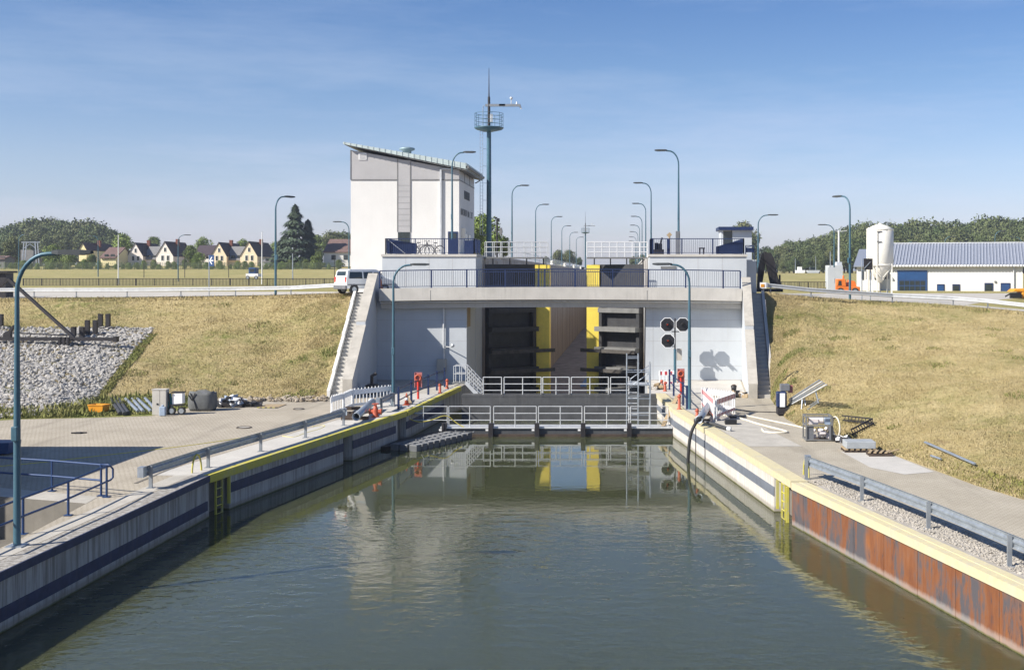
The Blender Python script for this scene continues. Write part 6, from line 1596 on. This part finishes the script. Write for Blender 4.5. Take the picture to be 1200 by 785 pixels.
for px,py,w_,h_,lab in((858,497,.32,.22,'small black box on the right paving in front of the barriers'),(866,489.5,.45,.1,'flat black slab standing in for a shadow on the right paving behind the barriers')):
    b=G(px,py); MB().box(b.x-w_,b.x+w_*.6,b.y-.2,b.y+.25,.005,h_).build('box_and_shade_slab',M['black'],label=lab,cat='box',bevel=.02)  # the flat one is a shadow on the paving, built as a black slab
b=G(860,458); r=T('black_bucket','black bucket with brown contents by the right lock wall','bucket',b)
MB().lathe(b,[(.13,0),(.17,.30)],14).build('bucket',M['black'],r); MB().lathe(b,[(.15,.305),(.10,.35),(.02,.38)],12).build('contents',M['timber'],r)
b=G(869,466); heap('pale and dark scrap heap at the foot of the right wing wall',864,466,.7,.25,9,5,(M['white'],M['wood'],M['steel_dark']))
heap('low heap of pale rubble at the corner of the right quay',770,457,.6,.3,12,6,(M['concrete_light'],M['wood']))
b=G(425.5,462); r=T('covered_pump','dark machine in the shade of the left wing wall','machine',V((-14.0,66.0,0)))
MB().box(-14.3,-13.75,65.8,66.6,0.01,.55).build('housing',M['black'],r,bevel=.05); MB().tube([(-14.0,66.1,.55),(-14.0,66.1,1.0),(-13.75,66.1,1.15)],.09,8).build('exhaust',M['steel_dark'],r)
# ------------------------------------------------------------------ steel stair and ladder tower at the bulkhead
r=T('steel_stair','galvanised stair from the left quay down to the bulkhead walkway','stairs',V((-9.4,66.6,0)))
y0=67.2; xa,xb=XD(547,y0),XD(565,y0); za,zb_=ZD(447.5,y0),ZD(466.5,y0)
for y in(y0-.4,y0+.4):
    MB().beam((xa,y,za),(xb,y,zb_),.05,.20).build('stringer',M['steel_rail'],r)
    m=MB()
    for t in(0,.25,.5,.75,1): x=lerp(xa,xb,t); z=lerp(za,zb_,t); m.tube([(x,y,z),(x,y,z+.9)],.022,6)
    for h in(.25,.48,.7,.92): m.tube([(xa,y,za+h),(xb,y,zb_+h)],.022,6)
    x2=XD(533,y0); 
    for x in(x2,(x2+xa)/2): m.tube([(x,y,za),(x,y,za+.92)],.022,6)
    for h in(.48,.92): m.tube([(x2,y,za+h),(xa,y,za+h)],.022,6)
    m.build('handrail',M['steel_rail'],r)
m=MB()
for k in range(6): t=(k+.5)/6; m.box(lerp(xa,xb,t)-.11,lerp(xa,xb,t)+.11,y0-.38,y0+.38,lerp(za,zb_,t)-.02,lerp(za,zb_,t)+.02)
m.build('treads',M['gate_grey'],r); MB().box(x2-.1,xa,y0-.42,y0+.42,za-.06,za).build('landing',M['gate_grey'],r)
yt=61.3; r=T('ladder_tower','galvanised scaffold tower with ladder standing at the right end of the floating beam','scaffold',V((XD(741,yt),yt,-.9)))
xs_=[XD(734.5,yt),XD(748,yt),XD(762,yt)]
for x in xs_:
    for y in(yt,yt+1.3): MB().tube([(x,y,-1.5),(x,y,ZD(416 if x<xs_[2] else 426,yt))],.035,8).build('upright',M['galv'],r)
for y in(yt,yt+1.3):
    for z in(-.6,.25,.95,1.6,2.3): MB().tube([(xs_[0],y,z),(xs_[1 if z>2 else 2],y,z)],.022,6).build('ledger',M['galv'],r)
for x in xs_:
    for z in(-.6,.95,1.9): MB().tube([(x,yt,z),(x,yt+1.3,z)],.022,6).build('ledger',M['galv'],r)
m=MB()
for k in range(9): z=lerp(-1.1,1.1,k/8); MB().beam((xs_[0]+.06,yt+.2,z),(xs_[1]-.06,yt+.2,z),.16,.035).build('rung',M['steel_rail'],r)
m=MB().tube([(XD(739,yt),yt+.5,ZD(445,yt)),(XD(761,yt),yt+.5,ZD(429,yt)),(XD(761,yt),yt+.5,ZD(450,yt))],.025,6); m.tube([(XD(739,yt),yt+.5,ZD(454,yt)),(XD(761,yt),yt+.5,ZD(438,yt))],.025,6); m.tube([(XD(739,yt),yt+.5,ZD(445,yt)),(XD(739,yt),yt+.5,ZD(456,yt))],.025,6)
m.build('stair_handrail',M['galv'],r)
m=MB().box(xs_[0],xs_[2],yt+.05,yt+1.25,.9,.94); m.build('platform_boards',M['steel_rail'],r)
# ================================================================== STUFF ON THE RIGHT QUAY
b=G(918,487); r=T('blue_machine','blue and white wheeled machine with long silver rails reaching up the bank','trailer lift',b)
MB().box(b.x-.30,b.x+.17,b.y,b.y+.5,.38,1.10).build('housing',M['navy'],r,bevel=.06)
MB().box(b.x-.16,b.x+.08,b.y-.03,b.y-.002,.40,1.04).build('white_panel',M['white'],r,bevel=.01)
MB().box(b.x-.28,b.x+.2,b.y-.15,b.y+.5,.06,.36).build('chassis',M['steel_dark'],r)
for k in(0,.75): wheel(r,(b.x+.27,b.y-.05+k,.19),.19,.13,(0,1,0))
MB().box(b.x-.08,b.x+.36,b.y+.35,b.y+.8,1.1,1.42).build('motor_box',M['greyplastic'],r,bevel=.03)
MB().box(b.x+.32,b.x+.52,b.y+.6,b.y+.8,1.0,1.35).build('red_lamp',mat('pale_red',(.42,.16,.15),.5),r)
e=P(968,450.5,52.5); a=P(926,474,56.5)
for k in range(4):
    o=V((0,-.1+.1*k,.075*k)); t=(e-a)
    MB().beam(a+o,a+o+t*(1-.05*k)+V((0,0,.03*k)),.07,.055).build('silver_rail',M['galv'] if k%2 else M['steel_rail'],r)
p=a.lerp(e,.36); q=a.lerp(e,.72)
MB().tube([p,p+V((-.1,-.25,-.75))],.035,6).tube([q,q+V((.12,-.1,-.55))],.03,6).tube([p+V((-.1,-.25,-.72)),q+V((.12,-.1,-.5))],.03,6).tube([p+V((.1,.2,0)),p+V((.2,.15,-.5)),q+V((.2,.1,-.4))],.03,6).build('support_frame',M['galv'],r)
b=G(961,517); r=T('pump_cage','grey steel cage of white pumps and coiled hose beside the right bank','pump',b)
x0,x1=b.x-.55,b.x+.46; y0,y1=b.y-.05,b.y+.75
m=MB()
for x in(x0,x1):
    for y in(y0,y1): m.beam((x,y,.03),(x,y,.98),.06,.06)
for z in(.06,.62,.97):
    for y in(y0,y1): m.beam((x0,y,z),(x1,y,z),.05,.05)
    for x in(x0,x1): m.beam((x,y0,z),(x,y1,z),.05,.05)
m.build('cage_frame',M['gate_grey'],r)
MB().box(x0+.03,x0+.30,y0+.02,y0+.06,.08,.6).box(x1-.12,x1+.02,y0-.03,y0-.01,.05,.62).build('side_plate',M['greyplastic'],r)
q=random.Random(9); m=MB()
for k in range(12):
    x=q.uniform(x0+.28,x1-.15); z=q.uniform(.14,.55); m.tube([(x,y0+.15+q.random()*.3,z),(x+q.uniform(.1,.25),y0+.2+q.random()*.3,z+q.uniform(-.1,.1))],q.uniform(.04,.09),8)
m.tube([(x0+.15,y0+.35,.78),(x1-.3,y0+.35,.78)],.12,12); m.box(x0+.15,x0+.5,y0+.2,y0+.5,.64,.85)
m.build('pump_parts',mat('pump_white',(.66,.60,.58),.5),r)
MB().box(x1-.25,x1-.04,y0+.1,y0+.5,.65,.92).build('switch_box',mat('pale_blue',(.30,.37,.47),.5),r)
m=MB()
for k in range(3): m.ring((x1+.18+.03*k,y0+.25+.1*k,.52),.42-.03*k,.03,(1,.25,0),22,6)
m.build('coiled_hose',M['hose'],r)
m=MB().box(x0,x1,y0+.1,y0+.2,0.005,.06); m.box(x0,x1,y1-.2,y1-.1,.005,.06); m.build('skid',M['timber'],r)
heap('small scrap pile between pump cage and pallet',986,519,.4,.2,8,11,(M['steel_dark'],M['white']))
r=T('lattice_frame','dark lattice frames lying on the dry grass behind the pump cage','frame',G(1000,515))
def slR(px,py):
    # point on the right bank near its foot
    p=G(px,py); return V((p.x,p.y,0))
a_,b_,c_=[hitR(*q_)+V((0,-.15,.10)) for q_ in((986,493.5),(1022,498),(996,511))]
for u0,u1 in((a_,b_),(b_,c_)):
    o=V((0,.25,.16)); m=MB().beam(u0,u1,.05,.05); m.beam(u0+o,u1+o,.05,.05)
    for k in range(9): s=(k+.5)/9; m.beam(u0.lerp(u1,s),u0.lerp(u1,min(1,s+.06))+o,.03,.03)
    m.build('truss',M['steel_dark'],r)
b=G(1008,530.5); r=T('loaded_pallet','wooden pallet carrying a grey slab at the edge of the right paving','pallet',b)
MB().box(b.x-.50,b.x+.58,b.y,b.y+.85,.15,.40).build('slab',mat('slab_grey',(.33,.35,.36),.7),r,bevel=.015)
for k in range(3): y=b.y+.02+.36*k; MB().box(b.x-.56,b.x+.6,y,y+.1,.005,.10).build('runner',M['timber'],r)
m=MB()
for k in range(6): x=b.x-.56+.21*k; m.box(x,x+.12,b.y-.02,b.y+.86,.101,.14)
m.build('deck_boards',M['wood'],r)
b=G(1035,535); r=T('empty_pallet','broken empty pallet lying right of the loaded pallet','pallet',b)
for k in range(3): MB().box(b.x-.5,b.x+.35,b.y+.25*k,b.y+.25*k+.1,.005,.1+.02*k).build('runner',M['timber'],r)
m=MB()
for k in range(4): m.beam((b.x-.5+.2*k,b.y,.14),(b.x-.3+.22*k,b.y+.6,.15),.1,.025)
m.beam((b.x+.1,b.y+.1,.10),(b.x+.62,b.y+.3,.22),.1,.03); m.build('deck_boards',M['wood'],r)
def onR(px,py,d): return P(px,py,d)
pA,pB=hitR(1083,521),hitR(1145,547)
MB().tube([pA+V((0,0,.12)),pB+V((0,0,.10))],.035,8).tube([pA+V((.06,.08,.12)),pB+V((.06,.08,.1))],.03,8).build('metal_pole',M['galv'],label='long silver pole lying aslant on the right grass bank',cat='pole')
pA,pB=hitR(1090,539),hitR(1104,542)
MB().tube([pA+V((0,0,.08)),pB+V((0,0,.08))],.04,8).build('metal_pole',M['galv'],label='short silver pole lying below the long one on the right bank',cat='pole')
# ================================================================== OLD WINCH BEAM AND PILES ON THE STONE
wd=T('timber_crane','dark steel beam with an A-frame strut lying over the broken stone, far left','crane beam',S(75,410))
dB=S(70,404).y
def PB(px,py,dd=0): return P(px,py,dB+dd)
MB().beam(PB(-60,396.5),PB(137,397.5),.26,.20).build('beam',M['steel_dark'],wd)
MB().beam(PB(134,397.4),PB(138,397.4),.4,.32).build('end_plate',M['steel_dark'],wd)
for px in(70,75,79.5): MB().beam(PB(px,395,-.3),PB(px,410,-.3),.13,.16).build('leg',M['steel_dark'],wd)
MB().beam(PB(66,409.5,-.3),PB(83,409.5,-.3),.6,.10).build('foot_plate',M['steel_dark'],wd)
MB().beam(PB(10,327,.6),PB(87,396,.1),.16,.16).build('strut',M['steel_dark'],wd)
MB().beam(PB(10,327,.6),PB(-14,346,.6),.16,.16).build('strut',M['steel_dark'],wd)
MB().tube([PB(14,390,.5),PB(78,393,.4),PB(79,397,.4)],.035,6).build('tie_rod',M['steel_dark'],wd)
MB().prism([PB(3,395,-.1),PB(12,395,-.1),PB(12,389,-.1),PB(16,382,-.1),PB(15,381,-.1),PB(9,388,-.1),PB(4,390,-.1)],(0,.25,0)).build('winch_lever',M['steel_dark'],wd)
for k,(xa,xb,yt_,yb) in enumerate(((86.4,96,383,396),(102.5,111.7,375,392),(117.8,126.6,367.8,384.5),(-8,1,368,385))):
    g0=S(xa,yb); r=T('pile_pair',('lowest pair of short dark piles behind the end of the beam','middle pair of short dark piles on the broken stone','upper right pair of short dark piles at the top of the stone','pair of dark piles at the far left frame edge')[k],'piles',g0)
    for x in(xa,xb):
        b=P(x,yb,g0.y); MB().box(b.x-.12,b.x+.12,b.y-.12,b.y+.12,b.z-.4,ZD(yt_,g0.y)).build('pile',M['steel_dark'],r)
    m=P((xa+xb)/2,yb,g0.y); MB().box(m.x-.8,m.x+.8,m.y-.35,m.y+.35,m.z-.5,m.z+.06).build('base_block',M['steel_dark'],r)
sd_=P(0,343,86); r=T('winch_house','small dark winch machine half out of view at the far left road edge','machine',sd_)
MB().box(sd_.x-2.5,sd_.x+.15,86.5,87.6,sd_.z-.6,ZD(320,86.5)).box(sd_.x-2.5,sd_.x+.35,86.3,87.8,ZD(319.9,86.5),ZD(317.5,86.5)).build('housing',M['steel_dark'],r)
# ================================================================== FAR END OF THE CHAMBER
for k,(px,py,d) in enumerate(((651,311,170),(659,312.5,205),(667,313.5,240),(674,314.5,275))):
    b=V((-10.6,d,ZP+.05)); MB().lathe(b,[(.3,0),(.3,.1),(.18,.2),(.2,.5),(.28,.6),(.1,.68)],12).build('mooring_bollard',M['cream'],label='pale mooring bollard on the left chamber wall',cat='bollard',group='bollards along the left chamber wall')
r=T('far_railing','pale railing along the left chamber wall top','railing',V((-11.2,130,ZP+.05))); m=MB()
for k in range(60): y=130+2.6*k; m.beam((-11.2,y,ZP+.05),(-11.2,y,ZP+1.05),.05,.05)
for h in(.5,1.05): m.beam((-11.2,130,ZP+h),(-11.2,284,ZP+h),.05,.05)
m.build('rail_posts',M['galv'],r)
for o in list(bpy.data.objects):
    if '_w' in o: del o['_w']
# ================================================================== AIR
hm=bpy.data.materials.new('air_haze'); hm.use_nodes=True; nt=hm.node_tree
for n in list(nt.nodes):
    if n.type!='OUTPUT_MATERIAL': nt.nodes.remove(n)
pv=nt.nodes.new('ShaderNodeVolumePrincipled'); pv.inputs['Color'].default_value=(.78,.86,1,1); pv.inputs['Density'].default_value=.00026; pv.inputs['Anisotropy'].default_value=.2
nt.links.new(pv.outputs[0],[n for n in nt.nodes if n.type=='OUTPUT_MATERIAL'][0].inputs['Volume'])
hz_=MB().box(-1400,1400,-60,5300,-8,36).build('haze',hm,kind='stuff')
